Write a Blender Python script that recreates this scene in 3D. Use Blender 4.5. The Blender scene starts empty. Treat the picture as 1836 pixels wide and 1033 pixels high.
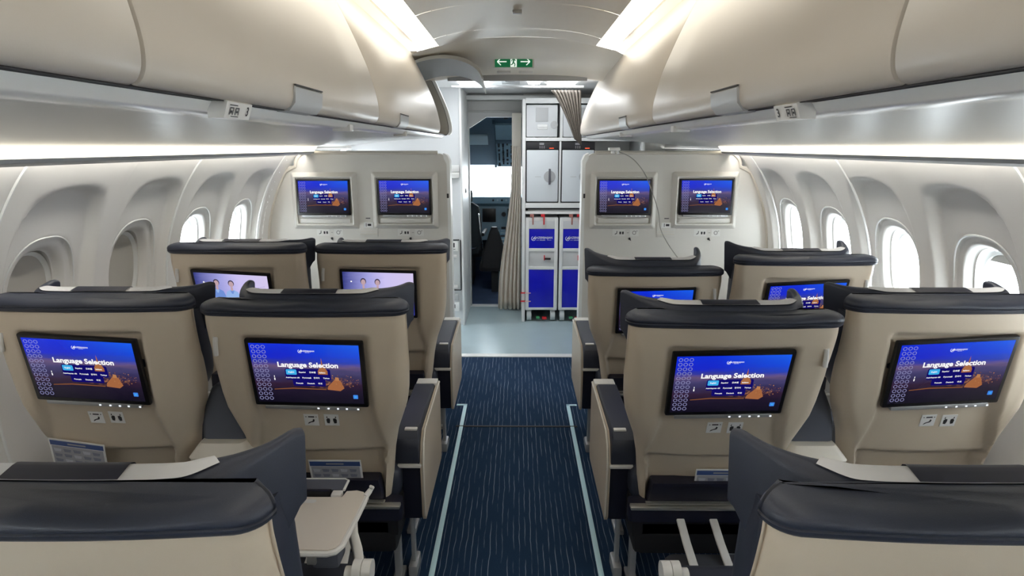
import bpy, bmesh, math, random
from mathutils import Vector, Matrix
random.seed(7)
C = bpy.context.scene.collection
PI = math.pi

# ------------------------------------------------------------------ materials
MATS = {}
def mat(name, col, rough=0.5, metal=0.0, spec=0.5, coat=0.0, emit=None, estr=0.0, bump=0.0, bscale=200.0, mottle=0.0):
    if name in MATS: return MATS[name]
    m = bpy.data.materials.new(name); m.use_nodes = True
    nt = m.node_tree; b = nt.nodes['Principled BSDF']
    b.inputs['Base Color'].default_value = (*col, 1)
    b.inputs['Roughness'].default_value = rough
    b.inputs['Metallic'].default_value = metal
    b.inputs['Specular IOR Level'].default_value = spec
    b.inputs['Coat Weight'].default_value = coat
    if emit:
        b.inputs['Emission Color'].default_value = (*emit, 1)
        b.inputs['Emission Strength'].default_value = estr
    if bump or mottle:
        tc = nt.nodes.new('ShaderNodeTexCoord')
        nz = nt.nodes.new('ShaderNodeTexNoise'); nz.inputs['Scale'].default_value = bscale; nz.inputs['Detail'].default_value = 3
        nt.links.new(tc.outputs['Object'], nz.inputs['Vector'])
        if bump:
            bp = nt.nodes.new('ShaderNodeBump'); bp.inputs['Strength'].default_value = bump; bp.inputs['Distance'].default_value = 0.002
            nt.links.new(nz.outputs['Fac'], bp.inputs['Height']); nt.links.new(bp.outputs['Normal'], b.inputs['Normal'])
        if mottle:
            mx = nt.nodes.new('ShaderNodeMix'); mx.data_type = 'RGBA'
            mx.inputs[6].default_value = (*[c * (1 - mottle) for c in col], 1)
            mx.inputs[7].default_value = (*[min(1, c * (1 + mottle)) for c in col], 1)
            nt.links.new(nz.outputs['Fac'], mx.inputs[0]); nt.links.new(mx.outputs[2], b.inputs['Base Color'])
    MATS[name] = m
    return m

M_BIN   = mat('bin_plastic', (.56, .51, .45), .38, bump=.04, bscale=400)
M_CEIL  = mat('ceiling_plastic', (.80, .755, .68), .45)
M_PSU   = mat('service_panel_grey', (.36, .365, .355), .30)
M_RAIL  = mat('rail_white', (.88, .87, .84), .25)
M_LIP   = mat('lip_grey', (.46, .47, .48), .4)
M_WALL  = mat('sidewall_plastic', (.76, .745, .72), .5, bump=.05, bscale=500)
M_BULK  = mat('bulkhead_plastic', (.68, .66, .62), .45)
M_EDGE  = mat('edge_white', (.78, .79, .78), .35)
M_DARKG = mat('dark_gap', (.03, .03, .035), .6)
M_SHELL = mat('shell_beige', (.67, .575, .455), .36, bump=.06, bscale=700)
M_TRIMB = mat('beige_light', (.66, .62, .55), .35)
M_NAVY  = mat('navy_leather', (.032, .038, .060), .45, bump=.12, bscale=600, mottle=.15)
M_NAVY2 = mat('navy_pocket', (.010, .011, .028), .5)
M_FAB   = mat('grey_navy_fabric', (.10, .11, .14), .8, bump=.3, bscale=900)
M_WHITE = mat('white_linen', (.72, .72, .74), .8, bump=.1, bscale=900)
M_WPL   = mat('white_plastic', (.74, .73, .71), .35)
M_SILV  = mat('silver', (.62, .61, .58), .3, metal=.8)
M_SILV2 = mat('satin_grey', (.45, .46, .48), .35, metal=.4)
M_BLACK = mat('black_plastic', (.008, .008, .010), .3)
M_BLKM  = mat('black_matte', (.012, .012, .015), .7)
M_STICK = mat('sticker_white', (.88, .88, .87), .5)
M_INK   = mat('sticker_ink', (.03, .03, .035), .6)
M_CARDB = mat('card_blue', (.06, .11, .32), .35)
M_CARDG = mat('card_grey', (.42, .43, .48), .35)
M_BLUE  = mat('trolley_blue', (.002, .004, .50), .3, coat=.1)
M_GREYM = mat('galley_grey', (.63, .65, .67), .4)
M_GALW  = mat('galley_white', (.74, .75, .75), .35)
M_OVEN  = mat('oven_white', (.66, .70, .74), .3)
M_RED   = mat('latch_red', (.60, .02, .03), .4)
M_CURT  = mat('curtain_beige', (.68, .62, .55), .85, bump=.2, bscale=600)
M_CURT2 = mat('curtain_taupe', (.13, .112, .095), .85, bump=.2, bscale=600)
M_GREEN = mat('sign_green', (.0, .10, .035), .4, emit=(.0, .10, .035), estr=.35)
M_SIGNW = mat('sign_white', (.8, .85, .8), .4, emit=(.8, .9, .82), estr=.35)
M_VINYL = mat('vinyl_floor', (.36, .46, .50), .28, mottle=.08, bscale=6)
M_GLOW  = mat('path_strip', (.60, .87, .97), .4)
M_CKDARK= mat('cockpit_blue_grey', (.055, .10, .15), .6)
M_CKPAN = mat('cockpit_panel', (.24, .37, .46), .55)
M_CKKNOB= mat('cockpit_knob', (.02, .025, .03), .5)
M_CKLIT = mat('cockpit_light_grey', (.45, .55, .60), .5)
M_CKFLR = mat('cockpit_floor', (.05, .08, .16), .5, mottle=.5, bscale=5)
M_SEATC = mat('cockpit_seat_cloth', (.02, .03, .035), .9)
M_CHROME= mat('chrome', (.7, .7, .7), .15, metal=1)
M_CORD  = mat('cord_grey', (.34, .33, .30), .5)
M_SHADE = mat('shade_beige', (.50, .48, .44), .6)

def emis(name, col, s):
    m = bpy.data.materials.new(name); m.use_nodes = True
    nt = m.node_tree; nt.nodes.remove(nt.nodes['Principled BSDF'])
    e = nt.nodes.new('ShaderNodeEmission'); e.inputs[0].default_value = (*col, 1); e.inputs[1].default_value = s
    nt.links.new(e.outputs[0], nt.nodes['Material Output'].inputs[0])
    return m
EXPO = 1.18
K = 2 ** -EXPO            # things that glow keep their own brightness at this exposure
E_CEIL = emis('ceiling_light', (1.0, .95, .82), 2.0)
E_COVE = emis('cove_light', (1.0, .92, .74), 1.6)
E_WASH = emis('sidewall_wash_light', (1.0, .96, .88), 11.0)
E_VEST = emis('vestibule_light', (.95, .98, 1.0), 9.0)
E_WHITE = emis('screen_white', (1, 1, 1), 1.0 * K)
E_CYAN = emis('screen_cyan', (.05, .42, .80), 1.0 * K)
E_RING = emis('screen_ring', (.34, .34, .62), .8 * K)
E_ICON = emis('screen_icon', (.05, .22, .75), 1.0 * K)
E_DOT = emis('button_dot', (.9, .95, 1.0), 1.0 * K)
E_NAVYP = emis('screen_navy_panel', (.006, .004, .13), 1.0 * K)
E_SKIN = emis('screen_skin', (.52, .36, .40), 1.0 * K)
E_HAIR = emis('screen_hair', (.05, .04, .08), 1.0 * K)
E_UNI = emis('screen_uniform', (.16, .28, .66), 1.0 * K)
E_UNI2 = emis('screen_uniform_pale', (.30, .46, .80), 1.0 * K)
E_LIL = emis('screen_lilac_line', (.42, .36, .62), 1.0 * K)
E_TAIL = emis('screen_tail_blue', (.01, .02, .42), 1.0 * K)
E_TAIL2 = emis('screen_tail_cyan', (.06, .28, .85), 1.0 * K)
E_ORANGE = emis('screen_orange', (.46, .20, .08), 1.0 * K)
E_EMBER = emis('screen_ember', (.22, .08, .03), 1.0 * K)
E_PEACH = emis('screen_peach', (.36, .13, .05), 1.0 * K)
E_OVLED = emis('oven_led', (1.0, .12, .05), 1.5 * K)

def ramp(nt, stops):
    r = nt.nodes.new('ShaderNodeValToRGB')
    els = r.color_ramp.elements
    while len(els) > 1: els.remove(els[-1])
    els[0].position = stops[0][0]; els[0].color = (*stops[0][1], 1)
    for p, c in stops[1:]:
        e = els.new(p); e.color = (*c, 1)
    return r

def display_mat(name, kind):
    m = bpy.data.materials.new(name); m.use_nodes = True
    nt = m.node_tree; b = nt.nodes['Principled BSDF']; L = nt.links.new
    b.inputs['Base Color'].default_value = (.012, .012, .014, 1); b.inputs['Roughness'].default_value = .12
    b.inputs['Specular IOR Level'].default_value = .32
    uv = nt.nodes.new('ShaderNodeUVMap'); sp = nt.nodes.new('ShaderNodeSeparateXYZ'); L(uv.outputs[0], sp.inputs[0])
    nz = nt.nodes.new('ShaderNodeTexNoise'); nz.inputs['Scale'].default_value = 5; nz.inputs['Detail'].default_value = 4
    mp = nt.nodes.new('ShaderNodeMapping'); mp.inputs['Scale'].default_value = (1, 3, 1)
    L(uv.outputs[0], mp.inputs[0]); L(mp.outputs[0], nz.inputs['Vector'])
    def mth(op, a, bb, clamp=False):
        n = nt.nodes.new('ShaderNodeMath'); n.operation = op; n.use_clamp = clamp
        for i, v in enumerate((a, bb)):
            if isinstance(v, (int, float)): n.inputs[i].default_value = v
            else: L(v, n.inputs[i])
        return n.outputs[0]
    U, V, N = sp.outputs[0], sp.outputs[1], nz.outputs['Fac']
    if kind == 'city':
        v2 = mth('ADD', V, mth('MULTIPLY', mth('SUBTRACT', N, .5), .16))
        r = ramp(nt, [(0, (.004, .003, .010)), (.22, (.012, .007, .022)), (.33, (.03, .012, .035)), (.46, (.035, .03, .10)), (.56, (.06, .05, .15)), (.63, (.13, .08, .18)), (.70, (.025, .035, .34)), (.80, (.006, .018, .58)), (1, (.002, .025, .68))])
        L(v2, r.inputs[0])
        # the lamplit old town glowing to the right of centre
        d = mth('ADD', mth('POWER', mth('ABSOLUTE', mth('SUBTRACT', U, .68), 0), 2), mth('MULTIPLY', mth('POWER', mth('ABSOLUTE', mth('SUBTRACT', V, .36), 0), 2), 5))
        g = mth('SUBTRACT', .9, mth('MULTIPLY', d, 14), True)
        n2 = nt.nodes.new('ShaderNodeTexNoise'); n2.inputs['Scale'].default_value = 22; n2.inputs['Detail'].default_value = 3
        L(uv.outputs[0], n2.inputs['Vector'])
        g2 = mth('MULTIPLY', g, mth('MULTIPLY', mth('SUBTRACT', n2.outputs['Fac'], .47), 5.0, True))
        mx = nt.nodes.new('ShaderNodeMix'); mx.data_type = 'RGBA'
        L(g2, mx.inputs[0]); L(r.outputs[0], mx.inputs[6]); mx.inputs[7].default_value = (.50, .20, .08, 1)
        # lighter sky to the upper right
        h = mth('MULTIPLY', mth('SUBTRACT', V, .6, True), mth('MULTIPLY', mth('SUBTRACT', U, .35, True), 2.2))
        mx2 = nt.nodes.new('ShaderNodeMix'); mx2.data_type = 'RGBA'
        L(h, mx2.inputs[0]); L(mx.outputs[2], mx2.inputs[6]); mx2.inputs[7].default_value = (.01, .17, .90, 1)
        L(mx2.outputs[2], b.inputs['Emission Color'])
    else:
        r = ramp(nt, [(0, (.03, .04, .20)), (.08, (.10, .11, .36)), (.35, (.36, .36, .74)), (.6, (.60, .54, .88)), (1, (.66, .58, .84))])
        L(mth('ADD', U, mth('MULTIPLY', mth('SUBTRACT', N, .5), .1)), r.inputs[0])
        L(r.outputs[0], b.inputs['Emission Color'])
    b.inputs['Emission Strength'].default_value = K
    return m
M_CITY = display_mat('display_city', 'city')
M_CREW = display_mat('display_crew', 'crew')

def carpet_mat():
    m = bpy.data.materials.new('carpet'); m.use_nodes = True
    nt = m.node_tree; b = nt.nodes['Principled BSDF']; L = nt.links.new
    tc = nt.nodes.new('ShaderNodeTexCoord'); sp = nt.nodes.new('ShaderNodeSeparateXYZ'); L(tc.outputs['Object'], sp.inputs[0])
    def mth(op, a, bb=0.0, clamp=False):
        n = nt.nodes.new('ShaderNodeMath'); n.operation = op; n.use_clamp = clamp
        for i, v in enumerate((a, bb)):
            if isinstance(v, (int, float)): n.inputs[i].default_value = v
            else: L(v, n.inputs[i])
        return n.outputs[0]
    nz = nt.nodes.new('ShaderNodeTexNoise'); nz.inputs['Scale'].default_value = 9; nz.inputs['Detail'].default_value = 2
    L(tc.outputs['Object'], nz.inputs['Vector'])
    x = mth('ADD', sp.outputs[0], mth('MULTIPLY', mth('SUBTRACT', nz.outputs['Fac'], .5), .013))
    q = mth('DIVIDE', x, .0245)
    cell = mth('FLOOR', q); fr = mth('ABSOLUTE', mth('SUBTRACT', mth('FRACT', q), .5))
    line = mth('MULTIPLY', mth('SUBTRACT', .07, fr, True), 22, True)
    cb = nt.nodes.new('ShaderNodeCombineXYZ'); L(mth('MULTIPLY', cell, 7.31), cb.inputs[0]); L(mth('MULTIPLY', sp.outputs[1], 5.5), cb.inputs[1])
    n2 = nt.nodes.new('ShaderNodeTexNoise'); n2.inputs['Scale'].default_value = 1.0; n2.inputs['Detail'].default_value = 3; L(cb.outputs[0], n2.inputs['Vector'])
    brk = mth('MULTIPLY', mth('SUBTRACT', n2.outputs['Fac'], .40), 5, True)
    f = mth('MULTIPLY', line, brk)
    n3 = nt.nodes.new('ShaderNodeTexNoise'); n3.inputs['Scale'].default_value = 350; L(tc.outputs['Object'], n3.inputs['Vector'])
    base = ramp(nt, [(.3, (.008, .024, .062)), (.7, (.018, .046, .098))]); L(n3.outputs['Fac'], base.inputs[0])
    mx = nt.nodes.new('ShaderNodeMix'); mx.data_type = 'RGBA'
    L(f, mx.inputs[0]); L(base.outputs[0], mx.inputs[6]); mx.inputs[7].default_value = (.23, .28, .37, 1)
    L(mx.outputs[2], b.inputs['Base Color']); b.inputs['Roughness'].default_value = .95; b.inputs['Specular IOR Level'].default_value = .15
    bp = nt.nodes.new('ShaderNodeBump'); bp.inputs['Strength'].default_value = .4; bp.inputs['Distance'].default_value = .003
    L(n3.outputs['Fac'], bp.inputs['Height']); L(bp.outputs[0], b.inputs['Normal'])
    return m
M_CARPET = carpet_mat()

def glass_mat():
    m = bpy.data.materials.new('window_glass'); m.use_nodes = True
    nt = m.node_tree; nt.nodes.remove(nt.nodes['Principled BSDF'])
    t = nt.nodes.new('ShaderNodeBsdfTransparent'); t.inputs[0].default_value = (.93, .96, .97, 1)
    g = nt.nodes.new('ShaderNodeBsdfGlossy'); g.inputs['Roughness'].default_value = .05
    mx = nt.nodes.new('ShaderNodeMixShader'); mx.inputs[0].default_value = .06
    nt.links.new(t.outputs[0], mx.inputs[1]); nt.links.new(g.outputs[0], mx.inputs[2])
    nt.links.new(mx.outputs[0], nt.nodes['Material Output'].inputs[0])
    return m
M_GLASS = glass_mat()

# ------------------------------------------------------------------ mesh helpers
class MB:
    """collects shapes (each with a material index) and links them as ONE mesh object"""
    def __init__(s): s.v = []; s.f = []; s.m = []; s.uv = {}
    def add(s, vs, fs, mi=0):
        o = len(s.v); s.v += [tuple(v) for v in vs]
        for f in fs: s.f.append([i + o for i in f]); s.m.append(mi)
    def box(s, c, size, bevel=0.0, mi=0, rot=None, seg=2):
        bm = bmesh.new(); bmesh.ops.create_cube(bm, size=1)
        for v in bm.verts: v.co = Vector((v.co.x * size[0], v.co.y * size[1], v.co.z * size[2]))
        if bevel > 0: bmesh.ops.bevel(bm, geom=bm.edges[:], offset=min(bevel, min(size) * .49), segments=seg, affect='EDGES', profile=.6)
        M = Matrix.Translation(Vector(c)) @ (rot.to_4x4() if rot is not None else Matrix())
        bm.verts.index_update()
        s.add([M @ v.co for v in bm.verts], [[v.index for v in f.verts] for f in bm.faces], mi); bm.free(); return s
    def bb(s, x0, x1, y0, y1, z0, z1, bevel=0.0, mi=0, seg=2):
        return s.box(((x0 + x1) / 2, (y0 + y1) / 2, (z0 + z1) / 2), (abs(x1 - x0), abs(y1 - y0), abs(z1 - z0)), bevel, mi, None, seg)
    def cyl(s, p0, p1, r0, r1=None, n=20, mi=0):
        r1 = r0 if r1 is None else r1
        p0, p1 = Vector(p0), Vector(p1); d = (p1 - p0).normalized()
        a = d.orthogonal().normalized(); b = d.cross(a)
        vs = []
        for p, r in ((p0, r0), (p1, r1)):
            for k in range(n):
                t = 2 * PI * k / n; vs.append(p + (a * math.cos(t) + b * math.sin(t)) * r)
        fs = [[k, (k + 1) % n, n + (k + 1) % n, n + k] for k in range(n)] + [list(range(n))[::-1], list(range(n, 2 * n))]
        s.add(vs, fs, mi); return s
    def tube(s, pts, r, n=8, mi=0, closed=False):
        pts = [Vector(p) for p in pts]; N = len(pts); vs = []
        prev = None
        for i, p in enumerate(pts):
            if closed: d = (pts[(i + 1) % N] - pts[i - 1])
            else: d = pts[min(i + 1, N - 1)] - pts[max(i - 1, 0)]
            d.normalize()
            if prev is None: a = d.orthogonal().normalized()
            else: a = (prev - d * prev.dot(d)).normalized()
            prev = a; b = d.cross(a)
            rr = r[i] if isinstance(r, (list, tuple)) else r
            for k in range(n):
                t = 2 * PI * k / n; vs.append(p + (a * math.cos(t) + b * math.sin(t)) * rr)
        fs = []
        for i in range(N if closed else N - 1):
            j = (i + 1) % N
            for k in range(n): fs.append([i * n + k, i * n + (k + 1) % n, j * n + (k + 1) % n, j * n + k])
        if not closed: fs += [list(range(n))[::-1], [(N - 1) * n + k for k in range(n)]]
        s.add(vs, fs, mi); return s
    def prism(s, poly, axis, a0, a1, mi=0):
        """poly: 2-D points in the plane normal to axis; axis 'x': (y,z), 'y': (x,z), 'z': (x,y)"""
        def P(p, a): return {'x': (a, p[0], p[1]), 'y': (p[0], a, p[1]), 'z': (p[0], p[1], a)}[axis]
        n = len(poly); vs = [P(p, a0) for p in poly] + [P(p, a1) for p in poly]
        fs = [list(range(n))[::-1], list(range(n, 2 * n))] + [[k, (k + 1) % n, n + (k + 1) % n, n + k] for k in range(n)]
        s.add(vs, fs, mi); return s
    def loft(s, loops, closed=True, cap0=True, cap1=True, mi=0):
        n = len(loops[0]); vs = [p for l in loops for p in l]; fs = []
        for i in range(len(loops) - 1):
            for k in range(n if closed else n - 1):
                j = (k + 1) % n
                fs.append([i * n + k, i * n + j, (i + 1) * n + j, (i + 1) * n + k])
        if cap0 and closed: fs.append(list(range(n))[::-1])
        if cap1 and closed: fs.append([(len(loops) - 1) * n + k for k in range(n)])
        s.add(vs, fs, mi); return s
    def build(s, name, mats, parent=None, smooth=True, ang=40, fixn=True):
        me = bpy.data.meshes.new(name); me.from_pydata(s.v, [], s.f)
        mats = mats if isinstance(mats, (list, tuple)) else [mats]
        for m in mats: me.materials.append(m)
        me.polygons.foreach_set('material_index', s.m)
        me.update()
        if fixn:
            bm = bmesh.new(); bm.from_mesh(me); bmesh.ops.recalc_face_normals(bm, faces=bm.faces[:]); bm.to_mesh(me); bm.free()
        if smooth:
            me.shade_smooth()
            me.set_sharp_from_angle(angle=math.radians(ang))
        o = bpy.data.objects.new(name, me); C.objects.link(o)
        if parent: o.parent = parent
        return o

def tag(o, label, cat, group=None, kind=None):
    if label: o['label'] = label
    if cat: o['category'] = cat
    if group: o['group'] = group
    if kind: o['kind'] = kind
    return o
def struct(o, label=None, cat=None):
    o['kind'] = 'structure'
    if label: o['label'] = label
    if cat: o['category'] = cat
    return o
def empty(name, loc, label, cat, group=None):
    o = bpy.data.objects.new(name, None); C.objects.link(o); o.location = loc; o.empty_display_size = .1
    return tag(o, label, cat, group)
def place(me, name, parent, M=None):
    o = bpy.data.objects.new(name, me); C.objects.link(o); o.parent = parent
    if M is not None: o.matrix_local = M
    return o

_txt = {}
def text_geo(body, size, bold=0.0, align='CENTER', shear=0.0, extrude=0.0):
    """verts, faces of a line of lettering in its own x,y plane"""
    key = (body, size, bold, align, shear)
    if key not in _txt:
        cu = bpy.data.curves.new('lettering', 'FONT'); cu.body = body; cu.size = size; cu.align_x = align; cu.align_y = 'CENTER'
        cu.offset = bold * size; cu.shear = shear; cu.resolution_u = 3
        o = bpy.data.objects.new('lettering', cu); C.objects.link(o)
        dg = bpy.context.evaluated_depsgraph_get(); ev = o.evaluated_get(dg); me = ev.to_mesh()
        _txt[key] = ([tuple(v.co) for v in me.vertices], [list(p.vertices) for p in me.polygons])
        ev.to_mesh_clear(); bpy.data.objects.remove(o); bpy.data.curves.remove(cu)
    return _txt[key]
def add_text(mb, body, size, M, mi=0, **k):
    vs, fs = text_geo(body, size, **k); mb.add([M @ Vector(v) for v in vs], fs, mi)

def spline(pts, n):
    """Catmull-Rom samples through 2-D/3-D points"""
    P = [Vector(p) for p in pts]; P = [2 * P[0] - P[1]] + P + [2 * P[-1] - P[-2]]
    out = []
    segs = len(P) - 3
    for i in range(n):
        t = i / (n - 1) * segs; k = min(int(t), segs - 1); u = t - k
        a, b, c, d = P[k:k + 4]
        out.append(.5 * ((2 * b) + (c - a) * u + (2 * a - 5 * b + 4 * c - d) * u * u + (3 * b - a - 3 * c + d) * u ** 3))
    return out
def interp(tab, x):
    if x <= tab[0][0]: return tab[0][1]
    for (a, fa), (b, fb) in zip(tab, tab[1:]):
        if x <= b: t = (x - a) / (b - a); return fa + (fb - fa) * t
    return tab[-1][1]
def S(t): t = max(0, min(1, t)); return t * t * (3 - 2 * t)
def rrect(x0, x1, y0, y1, r, n=5):
    out = []
    for cx, cy, a0 in ((x1 - r, y1 - r, 0), (x0 + r, y1 - r, 90), (x0 + r, y0 + r, 180), (x1 - r, y0 + r, 270)):
        for k in range(n + 1):
            a = math.radians(a0 + 90 * k / n); out.append((cx + r * math.cos(a), cy + r * math.sin(a)))
    return out

# ------------------------------------------------------------------ camera
cam = bpy.data.cameras.new('camera'); cam.sensor_width = 36; cam.lens = 36 * 1080 / 1836; cam.clip_start = .05
co = bpy.data.objects.new('camera', cam); C.objects.link(co)
co.location = (0, 0, 1.62); co.rotation_euler = (math.radians(90 - 13.24), 0, math.radians(.48))
sc = bpy.context.scene; sc.camera = co
sc.view_settings.view_transform = 'Standard'; sc.view_settings.look = 'None'
sc.view_settings.exposure = EXPO; sc.view_settings.gamma = 1; sc.view_settings.use_curve_mapping = False
sc.cycles.use_denoising = True
sc.cycles.max_bounces = 10; sc.cycles.diffuse_bounces = 6; sc.cycles.transparent_max_bounces = 12
w = bpy.data.worlds.new('sky'); sc.world = w; w.use_nodes = True
bg = w.node_tree.nodes['Background']; bg.inputs[0].default_value = (.93, .97, 1.0, 1); bg.inputs[1].default_value = 8.5

# ------------------------------------------------------------------ room shell
YB = -4.6           # aft end of the modelled cabin (behind the viewpoint)
YBULK = 4.10        # the bulkheads
mb = MB(); mb.bb(-1.75, 1.75, YB, 4.52, -.04, 0)
floor = struct(mb.build('floor', M_CARPET, smooth=False), 'dark navy carpet with broken pale stripes along the aisle', 'floor')
mb = MB(); mb.bb(-1.75, 1.75, 4.56, 6.10, -.04, .002)
struct(mb.build('floor_vestibule', M_VINYL, smooth=False), 'pale blue grey vinyl floor of the galley vestibule', 'floor')
mb = MB(); mb.bb(-.46, .46, 4.50, 4.57, -.02, .006, .002)
struct(mb.build('trim_1', M_EDGE), 'white threshold strip where carpet meets vinyl floor', 'trim')
mb = MB(); mb.bb(-.36, .36, 3.285, 3.30, -.01, .004, .001)
struct(mb.build('trim_2', M_DARKG), 'dark joint line across the aisle carpet', 'trim')
for sx, side in ((-1, 'left'), (1, 'right')):
    mb = MB(); mb.bb(sx * .318, sx * .340, YB, 3.60, -.002, .004, .001)
    mb.bb(sx * .318, sx * .385, 3.585, 3.605, -.002, .004, .001)
    struct(mb.build('trim_3' if sx < 0 else 'trim_4', M_GLOW), 'pale blue glowing path strip along the %s edge of the aisle carpet' % side, 'floor strip')

# sidewall profile (x, z) from the cove light down to the floor
PROF = spline([(1.435, 1.60), (1.50, 1.53), (1.58, 1.41), (1.645, 1.27), (1.69, 1.12), (1.715, .95), (1.72, .78), (1.71, .58), (1.67, .33), (1.62, .12), (1.60, -.01)], 121)
ARC = [0]
for a, b in zip(PROF, PROF[1:]): ARC.append(ARC[-1] + (b - a).length)
def prof(v):
    """point and outward normal of the sidewall at arc length v"""
    v = max(0, min(ARC[-1], v)); k = 0
    while k < len(ARC) - 2 and ARC[k + 1] < v: k += 1
    t = (v - ARC[k]) / (ARC[k + 1] - ARC[k]); p = PROF[k].lerp(PROF[k + 1], t)
    a, b = PROF[max(k - 1, 0)], PROF[min(k + 2, len(PROF) - 1)]
    d = (b - a).normalized(); return p, Vector((-d.y, d.x))
def v_at_z(z):
    return next(ARC[i] for i, p in enumerate(PROF) if p.y <= z)
VW = v_at_z(1.065)            # window centre along the profile
def sell(u, v, a, b, n): return (abs(u / a) ** n + abs(v / b) ** n) ** (1 / n)
def wall_depth(u, v):
    """how far the panel is pressed outwards at (u, v) from a window's centre"""
    d = 0.0
    vs = v + .10                                            # the scoop reaches higher above the window
    r = sell(u, vs, .225, .36 if vs < 0 else .45, 2.8)
    d += .042 * S((1.0 - r) / .16)
    r = sell(u, v, .172, .232, 2.5); d += .012 * S((1.0 - r) / .035)
    r = sell(u, v, .140, .196, 2.5); d += .030 * S((1.0 - r) / .16)
    return d
HA, HB = .113, .167           # half size of the window aperture
def wall_pt(sx, y, v, dep):
    p, n = prof(v)
    # normal pointing outwards (away from the cabin)
    if n.x < 0: n = -n
    q = p + n * dep
    return (sx * q.x, y, q.y)
WINDOWS_BASE = [3.67 - .535 * k for k in range(15)]
SEAMS = [3.9, 2.86, 1.83, .75]
WSHIFT = {-1: .055, 1: .12}
for sx, side in ((-1, 'left'), (1, 'right')):
    WINDOWS = [y + WSHIFT[sx] for y in WINDOWS_BASE]
    mb = MB()
    NA, NR = 72, 44
    hw = .2675; v0 = 0.0; v1 = ARC[-1]
    for yc in WINDOWS:
        rings = []
        angs = [2 * PI * (k + .5) / NA for k in range(NA)]
        for i in range(NR + 1):
            t = (i / NR) ** 1.25; ring = []
            for a in angs:
                c, s_ = math.cos(a), math.sin(a)
                k = (abs(c / HA) ** 2.5 + abs(s_ / HB) ** 2.5) ** (-1 / 2.5)
                hu, hv = c * k, s_ * k
                # outer rectangle on the same angle (v runs downwards)
                lim_v = (v1 - VW) if s_ > 0 else (VW - v0)
                kr = min(hw / abs(c) if abs(c) > 1e-9 else 1e9, lim_v / abs(s_) if abs(s_) > 1e-9 else 1e9)
                ru, rv = c * kr, s_ * kr
                u, v = hu + (ru - hu) * t, hv + (rv - hv) * t
                ring.append(wall_pt(sx, yc + u, VW + v, wall_depth(u, v)))
            rings.append(ring)
        # close the four corners
        mb.loft(rings, True, False, False)
        rim = rings[0]
        tubev = [rim, [(x + sx * .028, y, z + .008) for x, y, z in rim], [(x + sx * .055, y, z + .014) for x, y, z in rim]]
        mb.loft(tubev, True, False, False)
        # corner fill: rectangle corners beyond the outermost ring
        for su in (-1, 1):
            for vv, lim in ((v0, -1), (v1, 1)):
                cand = [p for p in range(NA) if (math.cos(angs[p]) * su > 0) and (math.sin(angs[p]) * lim > 0)]
                cp = wall_pt(sx, yc + su * hw, vv, 0)
                for k in cand:
                    k2 = (k + 1) % NA
                    if k2 in cand:
                        pa, pb = rings[-1][k], rings[-1][k2]
                        on_side_a = abs(abs(pa[1] - yc) - hw) < 1e-6; on_side_b = abs(abs(pb[1] - yc) - hw) < 1e-6
                        if on_side_a != on_side_b: mb.add([pa, pb, cp], [[0, 1, 2]])
    # plain panel ahead of and behind the windows
    for (ya, yb) in ((WINDOWS[0] + hw, 4.60 if sx > 0 else 5.06), (YB - .2, WINDOWS[-1] - hw)):  # left panel runs across most of the entry doorway to hold back daylight
        rows = []
        for k in range(41):
            v = v1 * k / 40
            rows.append([wall_pt(sx, ya + (yb - ya) * j / 10, v, 0) for j in range(11)])
        mb.loft(rows, False)
    bm_o = mb.build('wall_%s' % side, M_WALL, ang=60, fixn=False)
    struct(bm_o, 'pale grey curved cabin sidewall with sculpted window scoops, %s of the aisle' % side, 'wall')
    # raised joint strips between sidewall panels
    for k, ys in enumerate(SEAMS):
        mb = MB(); pts = []
        for j in range(60):
            v = v1 * j / 59; pts.append(wall_pt(sx, ys, v, -.001))
        mb.tube(pts, .0055, 6)
        struct(mb.build('trim_%d' % (10 + k + (10 if sx > 0 else 0)), M_EDGE), 'pale joint strip between two sidewall panels', 'trim')
    for k, yc in enumerate(WINDOWS):
        closed = sx < 0 and 1.0 < yc < 2.8
        p, n = prof(VW)
        cx, cz = sx * (p.x + .095), p.y + .016
        bead = MB(); pts = []  # pale tapering tube added for the highlight along the window ring's upper edge
        for q in range(41):
            t_ = math.radians(-172 + 164 * q / 40); c, s_ = math.cos(t_), math.sin(t_); kk = (abs(c / .170) ** 2.5 + abs(s_ / .232) ** 2.5) ** (-1 / 2.5)
            pts.append(wall_pt(sx, yc + c * kk, VW + s_ * kk, wall_depth(c * kk, s_ * kk) - .001))
        bead.tube(pts, [.0006 + .0030 * math.sin(PI * (q + .5) / 41) ** .5 for q in range(41)], 6)
        struct(bead.build('trim_%d' % (100 + k + (20 if sx > 0 else 0)), M_EDGE), 'thin pale bead drawing the highlight arched over a window', 'trim')
        root = bpy.data.objects.new('window_%d' % (k + 1 + (0 if sx < 0 else 15)), None); C.objects.link(root)
        root.location = (cx, yc, cz)
        struct(root, ('cabin window with its beige shade pulled down' if closed else 'bright open cabin window with rounded white frame'), 'window')
        def oval(s, dx, n_=48):
            out = []
            for q in range(n_):
                a = 2 * PI * q / n_; c, s_ = math.cos(a), math.sin(a)
                kk = (abs(c / (HA * s)) ** 2.5 + abs(s_ / (HB * s)) ** 2.5) ** (-1 / 2.5)
                z = -s_ * kk
                out.append((sx * (dx - z * .14), c * kk, z))
            return out
        fr = MB(); fr.loft([oval(1.0, -.012), oval(.97, -.002), oval(.90, .004), oval(.88, .03)], True, False, False)
        fr.build('window_frame', M_EDGE, root, fixn=False)
        pn = MB(); o1, o2 = oval(1.0, .034), oval(1.0, .040); pn.loft([o1, o2])
        pn.build('pane', M_GLASS, root)
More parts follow.
